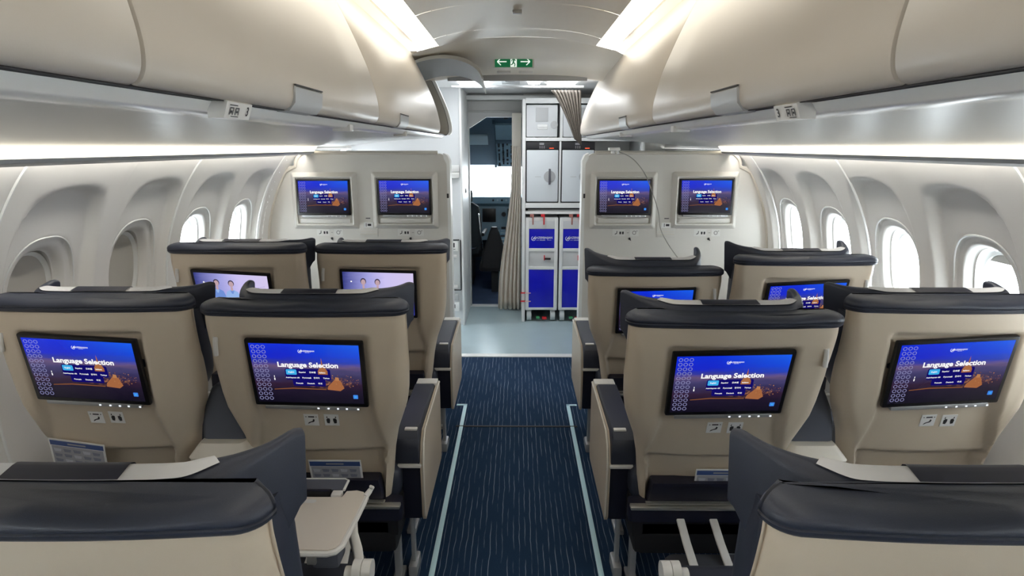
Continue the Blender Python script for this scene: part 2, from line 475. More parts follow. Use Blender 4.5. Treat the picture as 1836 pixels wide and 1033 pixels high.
        if closed:
            sh = MB(); sh.loft([oval(1.15, .002), oval(1.15, .012)])
            sh.build('shade', M_SHADE, root)
        elif sx > 0 and k == 3:
            a_ = [q for q in oval(1.0, .012) if q[2] > HB * .60]; a_.sort(key=lambda q: q[1])
            b_ = [(q[0] + sx * .01, q[1], q[2]) for q in a_]
            sh = MB(); n_ = len(a_); sh.add(a_ + b_, [list(range(n_)), list(range(n_, 2 * n_))] + [[i, (i + 1) % n_, n_ + (i + 1) % n_, n_ + i] for i in range(n_)])
            sh.build('shade', M_SHADE, root)

# outer fuselage skin at the front and a narrow slit of the left entry door, closed in to limit its daylight
for sx, side in ((1, 'right'),):
    mb = MB(); rows = []
    for k in range(31):
        v = ARC[-1] * k / 30; rows.append([wall_pt(sx, y, v, 0) for y in (4.60, 5.4, 6.1)])
    mb.loft(rows, False)
    struct(mb.build('wall_right_forward', M_WALL, fixn=False), 'plain cabin lining beside the galley', 'wall')
mb = MB(); rows = []
for k in range(31):
    v = ARC[-1] * k / 30; rows.append([wall_pt(-1, y, v, 0) for y in (5.22, 5.7, 6.1)])
mb.loft(rows, False)
struct(mb.build('wall_left_forward', M_WALL, fixn=False), 'plain cabin lining ahead of the entry door', 'wall')

# aft end of the cabin
mb = MB(); mb.bb(-1.8, 1.8, YB - .04, YB, -.04, 2.35)
struct(mb.build('wall_back', M_BULK, smooth=False), 'rear partition of the cabin section', 'wall')

# ceiling
def cxz(pts, y0, y1, ny=2):
    return [[(p[0], y0 + (y1 - y0) * j / (ny - 1), p[1]) for p in pts] for j in range(ny)]
CEIL = spline([(-.47, 2.205), (-.40, 2.225), (-.25, 2.25), (0, 2.26), (.25, 2.25), (.40, 2.225), (.47, 2.205)], 41)
mb = MB()
mb.loft(cxz(CEIL, YB, 2.02) , False); mb.loft(cxz(CEIL, 2.026, 2.98), False); mb.loft(cxz(CEIL, 2.986, 3.60), False); mb.loft(cxz(CEIL, 3.606, 3.86), False)
rows = []
for j, (y, dz, wx) in enumerate([(3.866, 0, 1), (3.91, -.006, 1.12), (3.96, -.016, 1.3), (4.02, -.032, 1.42), (4.12, -.052, 1.46), (4.3, -.075, 1.46), (4.5, -.105, 1.46), (4.53, -.14, 1.46), (4.56, -.15, 1.46)]):
    rows.append([(p[0] * wx, y, 2.26 + dz - (2.26 - p[1]) * .9) for p in CEIL])
mb.loft(rows, False)
# backing above the joints
mb.bb(-.62, .62, YB, 4.56, 2.30, 2.34, 0)
ceil = mb.build('ceiling', M_CEIL, ang=50, fixn=False)
struct(ceil, 'cream curved ceiling panels over the aisle', 'ceiling')
mb = MB()
mb.bb(-1.75, 1.75, 4.56, 6.1, 2.11, 2.15)
struct(mb.build('ceiling_vestibule', M_GALW, smooth=False), 'white glossy ceiling of the galley vestibule', 'ceiling')
mb = MB(); mb.bb(-.5, .5, 4.535, 4.555, 2.075, 2.125, .004); mb.bb(-.09, -.085, 4.53, 4.54, 2.08, 2.11)
struct(mb.build('trim_30', M_LIP), 'grey drop edge where cabin ceiling meets vestibule ceiling', 'trim')
# ceiling backing behind the light troughs
for sx in (-1, 1):
    mb = MB(); mb.bb(sx * .44, sx * .72, YB, 4.56, 2.29, 2.31)
    mb.bb(sx * .70, sx * .72, YB, 4.56, 2.15, 2.31)
    struct(mb.build('trim_31' if sx < 0 else 'trim_32', M_CEIL), 'cream light trough above the bins', 'trim')

# small smoke detector / latch on the ceiling
mb = MB(); mb.bb(-.022, .022, 3.10, 3.125, 2.238, 2.256, .003); mb.cyl((-.018, 3.10, 2.247), (-.018, 3.092, 2.247), .006, n=10)
tag(mb.build('ceiling_latch', M_SILV2), 'small metal latch on the cream ceiling ahead of the exit sign', 'latch')

# ceiling light strips, three per side
for sx, side in ((-1, 'left'), (1, 'right')):
    for k, (a, b) in enumerate(((YB + .05, .9), (.93, 2.95), (2.98, 3.84))):
        mb = MB()
        mb.prism([(sx * .474, 2.222), (sx * .605, 2.212), (sx * .605, 2.222), (sx * .474, 2.232)], 'y', a, b)
        o = mb.build('ceiling_light_strip', E_CEIL, smooth=False)
        where = ['nearest', 'middle', 'forward'][k]
        tag(o, 'bright warm %s ceiling light strip above the %s row of bins' % (where, side), 'light', 'ceiling light strips')

# ------------------------------------------------------------------ overhead bins
DOOR = spline([(.552, 1.708), (.530, 1.700), (.510, 1.707), (.500, 1.732), (.503, 1.78), (.525, 1.87), (.560, 1.96), (.600, 2.05), (.640, 2.13), (.672, 2.20)], 46)
def door_mesh(sx, y0, y1, flip=False):
    mb = MB(); g = .0022
    inner = [(p[0] + .018, p[1] + .004) for p in DOOR]
    def row(y, ins, pts): return [(sx * (p[0] + ins), y, p[1]) for p in pts]
    ys = [(y0 + g, .012), (y0 + g + .003, .003), (y0 + g + .008, 0)] + [(y0 + (y1 - y0) * t, 0) for t in (.25, .5, .75)] + [(y1 - g - .008, 0), (y1 - g - .003, .003), (y1 - g, .012)]
    mb.loft([row(y, i, DOOR) + row(y, i, inner)[::-1] for y, i in ys])
    return mb
def latch(parent, sx, y, small=False):
    L_ = .19
    mb = MB()
    # flap handle tucked under the lower edge of the door
    sec = [(.497, 1.752), (.493, 1.749), (.497, 1.716), (.512, 1.698), (.540, 1.696), (.540, 1.702), (.516, 1.706), (.504, 1.718)]
    mb.loft([[(sx * p[0], y - L_ / 2 + L_ * t, p[1]) for p in sec] for t in (0, .5, 1)])
    h = mb.build('latch_handle', M_LIP, parent)
    mb = MB(); mb.prism([(.4965, 1.7525), (.4925, 1.7525), (.4925, 1.7555), (.4985, 1.7555)] if sx > 0 else [(-.4965, 1.7525), (-.4925, 1.7525), (-.4925, 1.7555), (-.4985, 1.7555)], 'y', y - L_ / 2, y + L_ / 2)
    mb.build('handle_edge', M_INK, h)
    return h
BINS_L = [(YB, -2.05, -3.1), (-2.04, -.61, -1.3), (-.60, .855, .1), (.855, 2.27, 1.50), (2.27, 4.05, 2.75)]
BINS_R = [(YB, -2.05, -3.1), (-2.04, -.61, -1.3), (-.60, .86, .1), (.86, 2.33, 1.52), (2.33, 4.95, 2.95)]
for sx, side, bins in ((-1, 'left', BINS_L), (1, 'right', BINS_R)):
    for k, (a, b, hy) in enumerate(bins):
        if k == 0: pass
        root = empty('overhead_bin', (sx * .5, a, 0), 'cream curved overhead bin %s, %s of the aisle' % (['at the rear end of the cabin', 'behind the viewer', 'nearest the viewer', 'above the row three seat sign', 'last before the galley vestibule'][k], side), 'overhead bin', 'closed overhead bins')
        o = door_mesh(sx, a, b).build('bin_door', M_BIN, root, ang=35); o.matrix_parent_inverse = Matrix.Translation((-sx * .5, -a, 0))
        h = latch(root, sx, hy); h.matrix_parent_inverse = Matrix.Translation((-sx * .5, -a, 0))
        # body behind the door
        mb = MB(); mb.prism([(sx * .575, 1.70), (sx * 1.30, 1.66), (sx * 1.36, 1.72), (sx * 1.2, 2.05), (sx * .69, 2.19), (sx * .60, 1.98)], 'y', a + .002, b - .002)
        o = mb.build('bin_body', M_PSU, root, ang=20); o.matrix_parent_inverse = Matrix.Translation((-sx * .5, -a, 0))
# rail, service panel, cove strip along each side
for sx, side in ((-1, 'left'), (1, 'right')):
    yend = 4.62 if sx < 0 else 4.95
    mb = MB()
    mb.prism([(sx * .522, 1.6985), (sx * .575, 1.7005), (sx * .575, 1.712), (sx * .53, 1.706)], 'y', YB, yend)
    struct(mb.build('trim_33' if sx < 0 else 'trim_34', M_DARKG, smooth=False), 'dark gap under the bin doors', 'trim')
    mb = MB()
    sec = [(.545, 1.6985), (.548, 1.6950), (.556, 1.6820), (.561, 1.6785), (.600, 1.6765), (.616, 1.6755), (.622, 1.684), (.575, 1.6995)]
    mb.prism([(sx * x, z) for x, z in sec], 'y', YB, yend)
    tag(mb.build('service_rail', M_RAIL, ang=50), 'white rail along the lower edge of the bins, %s of the aisle' % side, 'rail', 'service rails')
    mb = MB()
    sec = spline([(.615, 1.681), (.80, 1.668), (1.05, 1.648), (1.24, 1.628), (1.325, 1.620)], 20)
    rows = [[(sx * p[0], y, p[1]) for p in sec] for y in (YB, 0, 1, 2, 3.42)]
    mb.loft(rows, False)
    rows = [[(sx * p[0], y, p[1]) for p in sec] for y in (3.426, 4.0, yend - .05)]
    mb.loft(rows, False)
    tag(mb.build('cabin_soffit', M_PSU, fixn=False, ang=50), 'grey underside panel below the bins, %s of the aisle' % side, 'ceiling panel', 'cabin soffits')
    mb = MB()
    mb.prism([(sx * 1.325, 1.619), (sx * 1.352, 1.585), (sx * 1.358, 1.590), (sx * 1.331, 1.624)], 'y', YB, 4.09)
    tag(mb.build('cove_light', E_COVE, smooth=False), 'long white cove light above the windows, %s of the aisle' % side, 'light', 'cove lights')
    mb = MB()
    mb.prism([(sx * 1.345, 1.586), (sx * 1.352, 1.574), (sx * 1.400, 1.564), (sx * 1.412, 1.568), (sx * 1.40, 1.576), (sx * 1.362, 1.590)], 'y', YB, 4.09)
    struct(mb.build('trim_35' if sx < 0 else 'trim_36', M_LIP), 'grey lip below the cove light', 'trim')
    mb = MB(); mb.prism([(sx * 1.404, 1.592), (sx * 1.430, 1.592), (sx * 1.430, 1.598), (sx * 1.404, 1.598)], 'y', YB, 4.08)
    tag(mb.build('sidewall_wash_light', E_WASH, smooth=False), 'slim light behind the grey lip, washing down the sidewall %s of the aisle' % side, 'light', 'sidewall wash lights')
    # lining that closes the shell behind the bins
    mb = MB()
    rows = [[(sx * x, y, z) for x, z in ((1.44, 1.60), (1.46, 1.68), (1.40, 1.80), (1.2, 2.1), (.9, 2.25), (.70, 2.31))] for y in (YB, 6.1)]
    mb.loft(rows, False)
    struct(mb.build('ceiling_lining_%s' % side, M_WALL, fixn=False), 'lining behind the bins', 'ceiling')
    # little brackets (second row of signs further forward)
    for yy in ((2.05, 3.05) if sx < 0 else (2.2, 3.3)):
        mb = MB(); mb.bb(sx * .545, sx * .605, yy - .02, yy + .02, 1.668, 1.690, .004)
        tag(mb.build('rail_bracket', M_WPL), 'small white bracket clipped on the %s rail %s' % (side, 'over the middle row' if yy < 2.5 else 'over the front row'), 'bracket', 'rail brackets')

# row number placards
def row_sign(sx, y):
    root = empty('row_sign', (sx * .535, y, 1.69), 'white row sign reading 3 with seat pictograms on the rail, %s of the aisle' % ('left' if sx < 0 else 'right'), 'sign', 'row signs')
    mb = MB()
    sec = [(-.012, .012), (-.018, .008), (-.008, -.020), (.02, -.020), (.02, .010)]
    mb.loft([[(sx * (p[0]), -.052 + .104 * t, p[1]) for p in sec] for t in (0, 1)])
    mb.build('sign_body', M_WPL, root)
    # lettering on the inclined face turned to the aisle
    p0 = Vector((sx * -.0182, 0, .008)); p1 = Vector((sx * -.0082, 0, -.020))
    up = (p0 - p1).normalized(); right = Vector((0, 1 if sx < 0 else -1, 0)); nrm = right.cross(up)
    c = (p0 + p1) / 2 + nrm * .0012
    M = Matrix((right, up, nrm)).transposed().to_4x4(); M.translation = c
    t = MB()
    add_text(t, '3', .024, M @ Matrix.Translation((.034 if sx < 0 else -.034, 0, 0)), bold=.02)
    off = -.030 if sx < 0 else .012
    for dx in (0, .022):
        for (a, b, c_, d) in ((-.008, -.005, -.008, .006), (.004, .007, -.008, .006), (-.008, .007, .004, .006), (-.004, .003, -.004, .000)):
            t.add([M @ Vector(q) for q in ((off + dx + a, c_, 0), (off + dx + b, c_, 0), (off + dx + b, d, 0), (off + dx + a, d, 0))], [[0, 1, 2, 3]])
    for (a, b, c_, d) in ((-.012, .02, .009, .011), (.0, .03, -.0115, -.0100)):
        t.add([M @ Vector(q) for q in ((off + a, c_, 0), (off + b, c_, 0), (off + b, d, 0), (off + a, d, 0))], [[0, 1, 2, 3]])
    t.build('lettering', M_INK, root, smooth=False, fixn=False)
row_sign(-1, 1.17); row_sign(1, 1.22)

# open locker ahead of the last bin on the left
root = empty('open_locker', (-.5, 4.06, 0), 'small grey overhead locker with its door swung up, beside the exit sign', 'overhead locker')
def rel(o): o.matrix_parent_inverse = Matrix.Translation((.5, -4.06, 0)); return o
mb = MB()
inn = [(p[0] + .035, p[1]) for p in DOOR]
mb.loft([[(-x, y, z) for x, z in [(p[0] + .006, p[1]) for p in DOOR] + inn[::-1]] for y in (4.06, 4.085)])
rel(mb.build('near_rim', M_BIN, root))
mb = MB(); mb.loft([[(-x, y, z) for x, z in [(p[0] - .022, p[1]) for p in DOOR] + [(p[0] + .03, p[1]) for p in DOOR][::-1]] for y in (4.552, 4.60)])
rel(mb.build('far_rim', M_EDGE, root))
mb = MB(); mb.tube([(-(p[0] + .006), 4.549, p[1]) for p in DOOR[6:]], .005, 6)
rel(mb.build('door_seal', M_DARKG, root))
mb = MB(); mb.prism([(-p[0] - .004, p[1]) for p in DOOR[3:]] + [(-1.2, 2.2), (-1.2, 1.7)], 'y', 4.535, 4.548); mb.bb(-1.2, -.64, 4.07, 4.55, 2.20, 2.21); mb.bb(-1.2, -.55, 4.07, 4.55, 1.69, 1.70); mb.bb(-1.21, -1.2, 4.07, 4.55, 1.69, 2.1)
rel(mb.build('interior', mat('locker_inside', (.42, .40, .36), .6), root, smooth=False))
mb = MB()
sec = spline([(-.668, 2.128), (-.60, 2.150), (-.50, 2.164), (-.40, 2.158), (-.31, 2.13), (-.25, 2.085), (-.225, 2.035)], 20)
for_rows = []
for t in (0, .33, .66, 1):
    y = 4.06 + .46 * t; dz = -.055 * t
    for_rows.append([(p[0], y, p[1] + dz) for p in sec] + [(p[0] * .985, y, p[1] + dz + .022) for p in reversed(sec)])
mb.loft(for_rows)
d = rel(mb.build('locker_door', mat('locker_door_grey', (.33, .34, .335), .45), root))
mb = MB()
pts = [(-.245, 4.10, 2.085), (-.225, 4.14, 2.045), (-.205, 4.2, 2.015), (-.195, 4.27, 1.985)]
mb.tube(pts, [.006, .012, .010, .004], 6); mb.bb(-.25, -.225, 4.1, 4.16, 2.035, 2.08, .004)
rel(mb.build('door_latch', M_DARKG, d))

# ------------------------------------------------------------------ exit sign
root = empty('exit_sign', (-.025, 4.285, 2.172), 'green exit sign with two arrows and running figure above the galley entrance', 'sign')
mb = MB(); mb.box((0, 0, 0), (.275, .018, .085), .004); b_ = mb.build('sign_body', M_WPL, root)
mb = MB(); mb.box((0, -.0095, 0), (.252, .002, .070)); f_ = mb.build('sign_face', M_GREEN, root, smooth=False)
mb = MB()
yq = -.0118
def quad(mb, pts, mi=0, y=yq): mb.add([(x, y, z) for x, z in pts], [list(range(len(pts)))], mi)
for s_ in (-1, 1):
    cx = s_ * .077
    quad(mb, [(cx - .030, -.0035), (cx + .030, -.0035), (cx + .030, .0035), (cx - .030, .0035)])
    for zz in (-1, 1):
        tip = (cx + s_ * .032, 0); 
        quad(mb, [(tip[0], -.004 * zz), (tip[0], .004 * zz), (tip[0] - s_ * .021, .024 * zz), (tip[0] - s_ * .026, .020 * zz)])
# doorway with the running figure cut in green
quad(mb, [(-.021, -.034), (.021, -.034), (.021, .034), (-.021, .034)])
quad(mb, rrect(-.003, .011, .018, .030, .0055), 1, yq - .0006)
for p, q, wd in (((.003, .018), (-.002, -.004), .010), ((-.002, -.004), (.010, -.016), .007), ((.010, -.016), (.006, -.031), .006), ((-.002, -.004), (-.010, -.018), .007), ((-.010, -.018), (-.019, -.020), .006), ((.003, .014), (.014, .006), .005), ((.002, .014), (-.010, .012), .005), ((-.010, .012), (-.014, .002), .005)):
    a, b = Vector(p), Vector(q); n = (b - a).orthogonal().normalized() * wd / 2 if hasattr((b - a), 'orthogonal') else None
    quad(mb, [a + n, b + n, b - n, a - n], 1, yq - .0006)
mb.build('pictogram', [M_SIGNW, M_GREEN], root, smooth=False, fixn=False)
for k, x in enumerate((-.095, .06)):
    mb = MB(); mb.bb(x - .048, x + .048, 4.46, 4.475, 2.118, 2.136, .003)
    tag(mb.build('ceiling_placard', M_WPL), 'small white placard under the exit sign, %s of its pair' % ('left' if k == 0 else 'right'), 'placard', 'placards under the exit sign')

# ------------------------------------------------------------------ bulkheads
def bulkhead(sx, xin):
    side = 'left' if sx < 0 else 'right'
    # outline in (x, z): follows the sidewall outside, rounded top inner corner
    pts = []
    top = 1.575
    for k in range(7):
        a = PI / 2 * k / 6; pts.append((xin + .06 - .06 * math.cos(a) * 1.0, top - .06 + .06 * math.sin(a)))
    outer = [(p.x, p.y) for p in PROF if p.y < 1.50]
    for k in range(7):
        a = PI / 2 * k / 6; pts.append((1.40 + .085 * math.sin(a), top - .09 + .09 * math.cos(a)))
    pts += [(min(x + .02, 1.76), z) for x, z in outer[::4]] + [(1.62, 0), (xin, 0)]
    mb = MB(); mb.prism([(sx * x, z) for x, z in pts], 'y', YBULK, YBULK + .05)
    o = mb.build('bulkhead', M_BULK, ang=25)
    struct(o, 'cream bulkhead facing the front row, %s of the aisle' % side, 'wall')
    o.name = 'wall_bulkhead_%s' % side
    # rounded edge moulding
    edge = [(sx * (xin - .006), .0)] + [(sx * (x - (.004 if i < 4 else 0)), z + (.004 if i > 2 else 0)) for i, (x, z) in enumerate(pts[:14])] + [(sx * x, z) for x, z in outer[4::4]]
    mb = MB(); mb.tube([(x, YBULK - .004, z) for x, z in edge[7:]], .012, 8)
    struct(mb.build('trim_%d' % (40 if sx < 0 else 41), M_TRIMB), 'raised edging round the bulkhead', 'trim')
    mb = MB(); pl = [(xin - .022, 0), (xin - .022, top - .05), (xin - .005, top - .012), (xin + .02, top + .002), (xin + .02, top - .03), (xin, top - .07), (xin, 0)]
    mb.prism([(sx * x, z) for x, z in pl], 'y', YBULK - .012, YBULK + .09)
    struct(mb.build('trim_%d' % (42 if sx < 0 else 43), M_EDGE, ang=50), 'white end post of the bulkhead beside the entrance', 'trim')
    mb = MB(); mb.bb(sx * (xin - .010), sx * (xin + .003), YBULK - .016, YBULK - .010, 1.28, 1.31, .002)
    tag(mb.build('bulkhead_catch', M_INK), 'tiny black catch on the white end post %s of the entrance' % side, 'catch', 'end post catches')
bulkhead(-1, .47); bulkhead(1, .455)

# ------------------------------------------------------------------ display contents (shared meshes; x to the right, z up, towards -y)
DW, DH = .332, .214
def front_M(): return Matrix(((1, 0, 0, 0), (0, 0, -1, 0), (0, 1, 0, 0), (0, 0, 0, 1)))
FM = front_M()
def at(x, z, y=-.0010): return Matrix.Translation((x, y, z)) @ FM
def flat(mb, pts, y=-.0010, mi=0): mb.add([(x, y, z) for x, z in pts], [list(range(len(pts)))], mi)
def disp_mesh(m):
    me = bpy.data.meshes.new('display'); x, z = DW / 2, DH / 2
    me.from_pydata([(-x, 0, -z), (x, 0, -z), (x, 0, z), (-x, 0, z)], [], [[0, 1, 2, 3]])
    me.uv_layers.new(name='UVMap')
    for l, c in zip(me.uv_layers[0].data, ((0, 0), (1, 0), (1, 1), (0, 1))): l.uv = c
    me.materials.append(m); return me
ME_CITY, ME_CREW = disp_mesh(M_CITY), disp_mesh(M_CREW)
def as_mesh(mb, name, mats):
    o = mb.build(name, mats, smooth=False, fixn=False); me = o.data; bpy.data.objects.remove(o); return me
def U(u): return (u - .5) * DW
def V(v): return (v - .5) * DH
def logo(mb, x, z, s, y=-.0010, mi=0):
    # swept arc with a rising sail, then two lines of lettering
    ring = [(x + s * .5 * math.cos(math.radians(a)), z + s * .5 * math.sin(math.radians(a))) for a in range(110, 331, 20)]
    inn = [(x + s * .40 * math.cos(math.radians(a)), z + s * .40 * math.sin(math.radians(a))) for a in range(330, 109, -20)]
    for i in range(len(ring) - 1):
        flat(mb, [ring[i], ring[i + 1], inn[len(inn) - 2 - i], inn[len(inn) - 1 - i]], y, mi)
    flat(mb, [(x - s * .30, z - s * .32), (x + s * .12, z - s * .10), (x + s * .52, z + s * .62), (x + s * .02, z + s * .18)], y, mi)
    flat(mb, [(x + s * .18, z - s * .12), (x + s * .48, z - s * .12), (x + s * .54, z + s * .40)], y, mi)
mb = MB()
add_text(mb, 'Language Selection', .0245, at(U(.515), V(.655)), bold=.030)
logo(mb, U(.46), V(.885), .012)
add_text(mb, 'AZERBAIJAN', .0070, at(U(.475), V(.890)), align='LEFT', bold=.01)
add_text(mb, 'AIRLINES', .0036, at(U(.505), V(.868)), align='LEFT')
for u, v, t in ((.353, .535, 'English'), (.455, .535, 'Español'), (.55, .535, '日本語'), (.64, .535, 'Italiano'), (.36, .440, 'Azərbaycan dili'), (.49, .440, 'Русский'), (.582, .440, '한국어'), (.672, .440, 'Türkçe'), (.417, .345, 'Français'), (.523, .345, 'Deutsch'), (.61, .345, '中文')):
    add_text(mb, t, .0068, at(U(u), V(v), -.0014), bold=.024)
flat(mb, rrect(U(.185), U(.195), V(.39), V(.43), .001)); flat(mb, rrect(U(.187), U(.193), V(.44), V(.47), .0008))
ME_TEXT = as_mesh(mb, 'menu_lettering', E_WHITE)
mb = MB(); flat(mb, rrect(U(.305), U(.402), V(.49), V(.58), .003), -.0012, 0)
flat(mb, rrect(U(.295), U(.715), V(.40), V(.592), .006), -.0004, 1)
flat(mb, rrect(U(.355), U(.66), V(.295), V(.42), .006), -.0004, 1)
ME_BTN = as_mesh(mb, 'menu_button', [E_CYAN, E_NAVYP])
mb = MB()
for i in range(3):
    for j in range(12):
        cx, cz, r = U(.035 + i * .047), V(.945 - j * .0795), .0066
        for k in range(8):
            a, b = 2 * PI * (k + .5) / 8, 2 * PI * (k + 1.5) / 8
            flat(mb, [(cx + r * math.cos(a), cz + r * math.sin(a)), (cx + r * math.cos(b), cz + r * math.sin(b)), (cx + r * .74 * math.cos(b), cz + r * .74 * math.sin(b)), (cx + r * .74 * math.cos(a), cz + r * .74 * math.sin(a))])
ME_RING = as_mesh(mb, 'ring_pattern', E_RING)
mb = MB(); flat(mb, rrect(U(.905), U(.95), V(.09), V(.16), .002), -.0010, 0); flat(mb, rrect(U(.918), U(.937), V(.112), V(.138), .001), -.0016, 1)
ME_ICON = as_mesh(mb, 'corner_icon', [E_ICON, E_CYAN])
mb = MB()
# floodlit tower and lit quay in the night picture
flat(mb, [(U(.60), V(.50)), (U(.69), V(.50)), (U(.69), V(.56)), (U(.675), V(.60)), (U(.665), V(.64)), (U(.652), V(.665)), (U(.649), V(.73)), (U(.645), V(.78)), (U(.641), V(.73)), (U(.638), V(.665)), (U(.625), V(.64)), (U(.615), V(.60)), (U(.60), V(.56))], -.0006, 1)
for k in range(4): flat(mb, [(U(.612), V(.52 + k * .034)), (U(.678), V(.52 + k * .034)), (U(.676), V(.531 + k * .034)), (U(.614), V(.531 + k * .034))], -.0007, 0)
flat(mb, [(U(.67), V(.24)), (U(.79), V(.22)), (U(.83), V(.27)), (U(.80), V(.40)), (U(.755), V(.43)), (U(.72), V(.37)), (U(.68), V(.30))], -.0003, 1)
flat(mb, [(U(.75), V(.40)), (U(.79), V(.40)), (U(.785), V(.455)), (U(.755), V(.46))], -.0004, 2)
flat(mb, [(U(.17), V(.235)), (U(.35), V(.262)), (U(.66), V(.25)), (U(.66), V(.235)), (U(.35), V(.243)), (U(.17), V(.222))], -.0003, 3)
for k in range(60):
    u, v = random.uniform(.62, .97), random.gauss(.40, .06); r = random.uniform(.0006, .0016)
    flat(mb, [(U(u) - r, V(v) - r), (U(u) + r, V(v) - r), (U(u) + r, V(v) + r), (U(u) - r, V(v) + r)], -.0003, random.choice((0, 1, 2, 3, 3)))
ME_TOWER = as_mesh(mb, 'tower_picture', [E_ORANGE, E_PEACH, E_WHITE and E_ORANGE, E_EMBER])
# welcome page with two cabin crew
mb = MB()
def ell(cx, cz, a, b, y, mi, n=20): flat(mb, [(cx + a * math.cos(2 * PI * k / n), cz + b * math.sin(2 * PI * k / n)) for k in range(n)], y, mi)
for (u, hv, um) in ((.29, .77, 2), (.49, .76, 3)):
    x, z = U(u), V(hv)
    flat(mb, [(x - .030, z - .155), (x + .030, z - .155), (x + .036, z - .075), (x + .026, z - .040), (x + .008, z - .030), (x - .008, z - .030), (x - .026, z - .040), (x - .036, z - .075)], -.0005, um)
    flat(mb, [(x - .005, z - .034), (x + .005, z - .034), (x + .005, z - .015), (x - .005, z - .015)], -.0007, 0)
    ell(x, z + .004, .0135, .0165, -.0006, 1); ell(x, z, .0105, .0145, -.0008, 0)
    flat(mb, [(x - .009, z - .034), (x + .009, z - .034), (x + .003, z - .050), (x - .003, z - .050)], -.0008, 3 if um == 2 else 2)
    flat(mb, [(x - .034, z - .09), (x - .024, z - .07), (x + .020, z - .095), (x + .016, z - .107)], -.0009, 0)
flat(mb, [(U(.88), V(.0)), (U(1), V(.0)), (U(1), V(.72)), (U(.95), V(.5)), (U(.90), V(.28)), (U(.80), V(.0))], -.0004, 4)
flat(mb, [(U(.90), V(.16)), (U(1), V(.36)), (U(1), V(.46)), (U(.885), V(.22))], -.0006, 5)
flat(mb, [(U(.62), V(.60)), (U(.95), V(.74)), (U(.95), V(.748)), (U(.62), V(.608))], -.0004, 6)
flat(mb, [(U(.60), V(.20)), (U(.9), V(.27)), (U(.9), V(.278)), (U(.60), V(.208))], -.0004, 6)
ell(U(.12), V(.78), .004, .0035, -.0006, 7)
ME_FIG = as_mesh(mb, 'crew_picture', [E_SKIN, E_HAIR, E_UNI, E_UNI2, E_TAIL, E_TAIL2, E_LIL, E_WHITE])
mb = MB(); add_text(mb, 'Hello', .036, at(U(.20), V(.16), -.0012), bold=.02)
ME_HELLO = as_mesh(mb, 'welcome_lettering', E_WHITE)
# bezel and control bar
mb = MB(); mb.box((0, .008, -.002), (DW + .026, .016, DH + .026), .006)
mb_tmp = mb.build('screen', M_BLACK); ME_BEZEL = mb_tmp.data; bpy.data.objects.remove(mb_tmp)
mb = MB(); mb.box((.0, .006, -DH / 2 - .020), (DW * .90, .016, .013), .003)
for i, dx in enumerate((.02, .052, .082, .110, .146)): mb.box((dx, -.0028, -DH / 2 - .020), (.006, .001, .005), 0, 1)
mb_tmp = mb.build('control_bar', [M_SILV2, E_DOT]); ME_BAR = mb_tmp.data; bpy.data.objects.remove(mb_tmp)
def screen(parent, M, kind):
    s = place(ME_BEZEL, 'screen', parent, M)
    T = Matrix.Translation
    place(ME_CITY if kind == 'city' else ME_CREW, 'display', s, T((0, -.0006, 0)))
    if kind == 'city':
        for me, n in ((ME_TEXT, 'menu_lettering'), (ME_BTN, 'menu_button'), (ME_RING, 'ring_pattern'), (ME_ICON, 'corner_icon'), (ME_TOWER, 'tower_picture')):
            place(me, n, s, T((0, -.0008, 0)))
    else:
        place(ME_FIG, 'crew_picture', s, T((0, -.0008, 0))); place(ME_HELLO, 'welcome_lettering', s, T((0, -.0008, 0)))
    place(ME_BAR, 'control_bar', s)
    return s

# pictogram stickers (.047 m square)
def sticker_mesh(kind):
    mb = MB(); mb.box((0, 0, 0), (.047, .0012, .047), 0)
    def f(pts): flat(mb, pts, -.0011, 1)
    if kind == 'belt':
        f(rrect(-.018, -.014, .012, .015, .001)); f(rrect(-.009, .011, .011, .016, .001)); f(rrect(.015, .019, .012, .015, .001))
        f([(.006, .005), (.011, .002), (.009, -.006), (.006, -.008), (-.002, -.010), (-.010, -.015), (-.013, -.017), (-.010, -.010), (-.002, -.006), (.004, -.003)])
    else:
        for s_ in (-1, 1):
            f([(s_ * .004 + q[0], q[1]) for q in ((s_ * .001, .006), (s_ * .008, .008), (s_ * .013, .002), (s_ * .012, -.012), (s_ * .004, -.014), (s_ * .001, -.004))])
            f([(s_ * .014 + q[0], .012 + q[1]) for q in ((-.002, -.004), (.002, -.003), (.001, .004), (-.001, .003))])
    o = mb.build('sticker', [M_STICK, M_INK], smooth=False, fixn=False); me = o.data; bpy.data.objects.remove(o); return me
ME_STB, ME_STV = sticker_mesh('belt'), sticker_mesh('vest')

# ------------------------------------------------------------------ bulkhead screens and plates
for (X, Zc, lab) in ((-1.300, 1.288, 'window side monitor on the left bulkhead'), (-.757, 1.290, 'aisle side monitor on the left bulkhead'), (.716, 1.290, 'aisle side monitor on the right bulkhead, behind the loose cord'), (1.262, 1.292, 'window side monitor on the right bulkhead')):
    root = empty('wall_monitor', (X, YBULK, Zc), lab + ', dusk city language menu', 'monitor', 'bulkhead monitors')
    mb = MB()
    # surround: shallow cream housing, open frame with a deeper sill below
    mb.loft([[(x, y, z) for x, z in rrect(-.195 - g, .195 + g, -.19 - g, .135 + g, .012)] for y, g in ((.002, .03), (-.012, .018), (-.030, .004), (-.034, 0), (-.030, -.008), (-.014, -.010))], True, True, True)
    mb.box((0, -.022, -.160), (.34, .012, .03), .004)
    mb.build('housing', M_BULK, root, ang=50)
    screen(root, Matrix.Translation((0, -.036, 0)) @ Matrix.Rotation(math.radians(-3), 4, 'X'), 'city')
    for k in (0,):
        pass
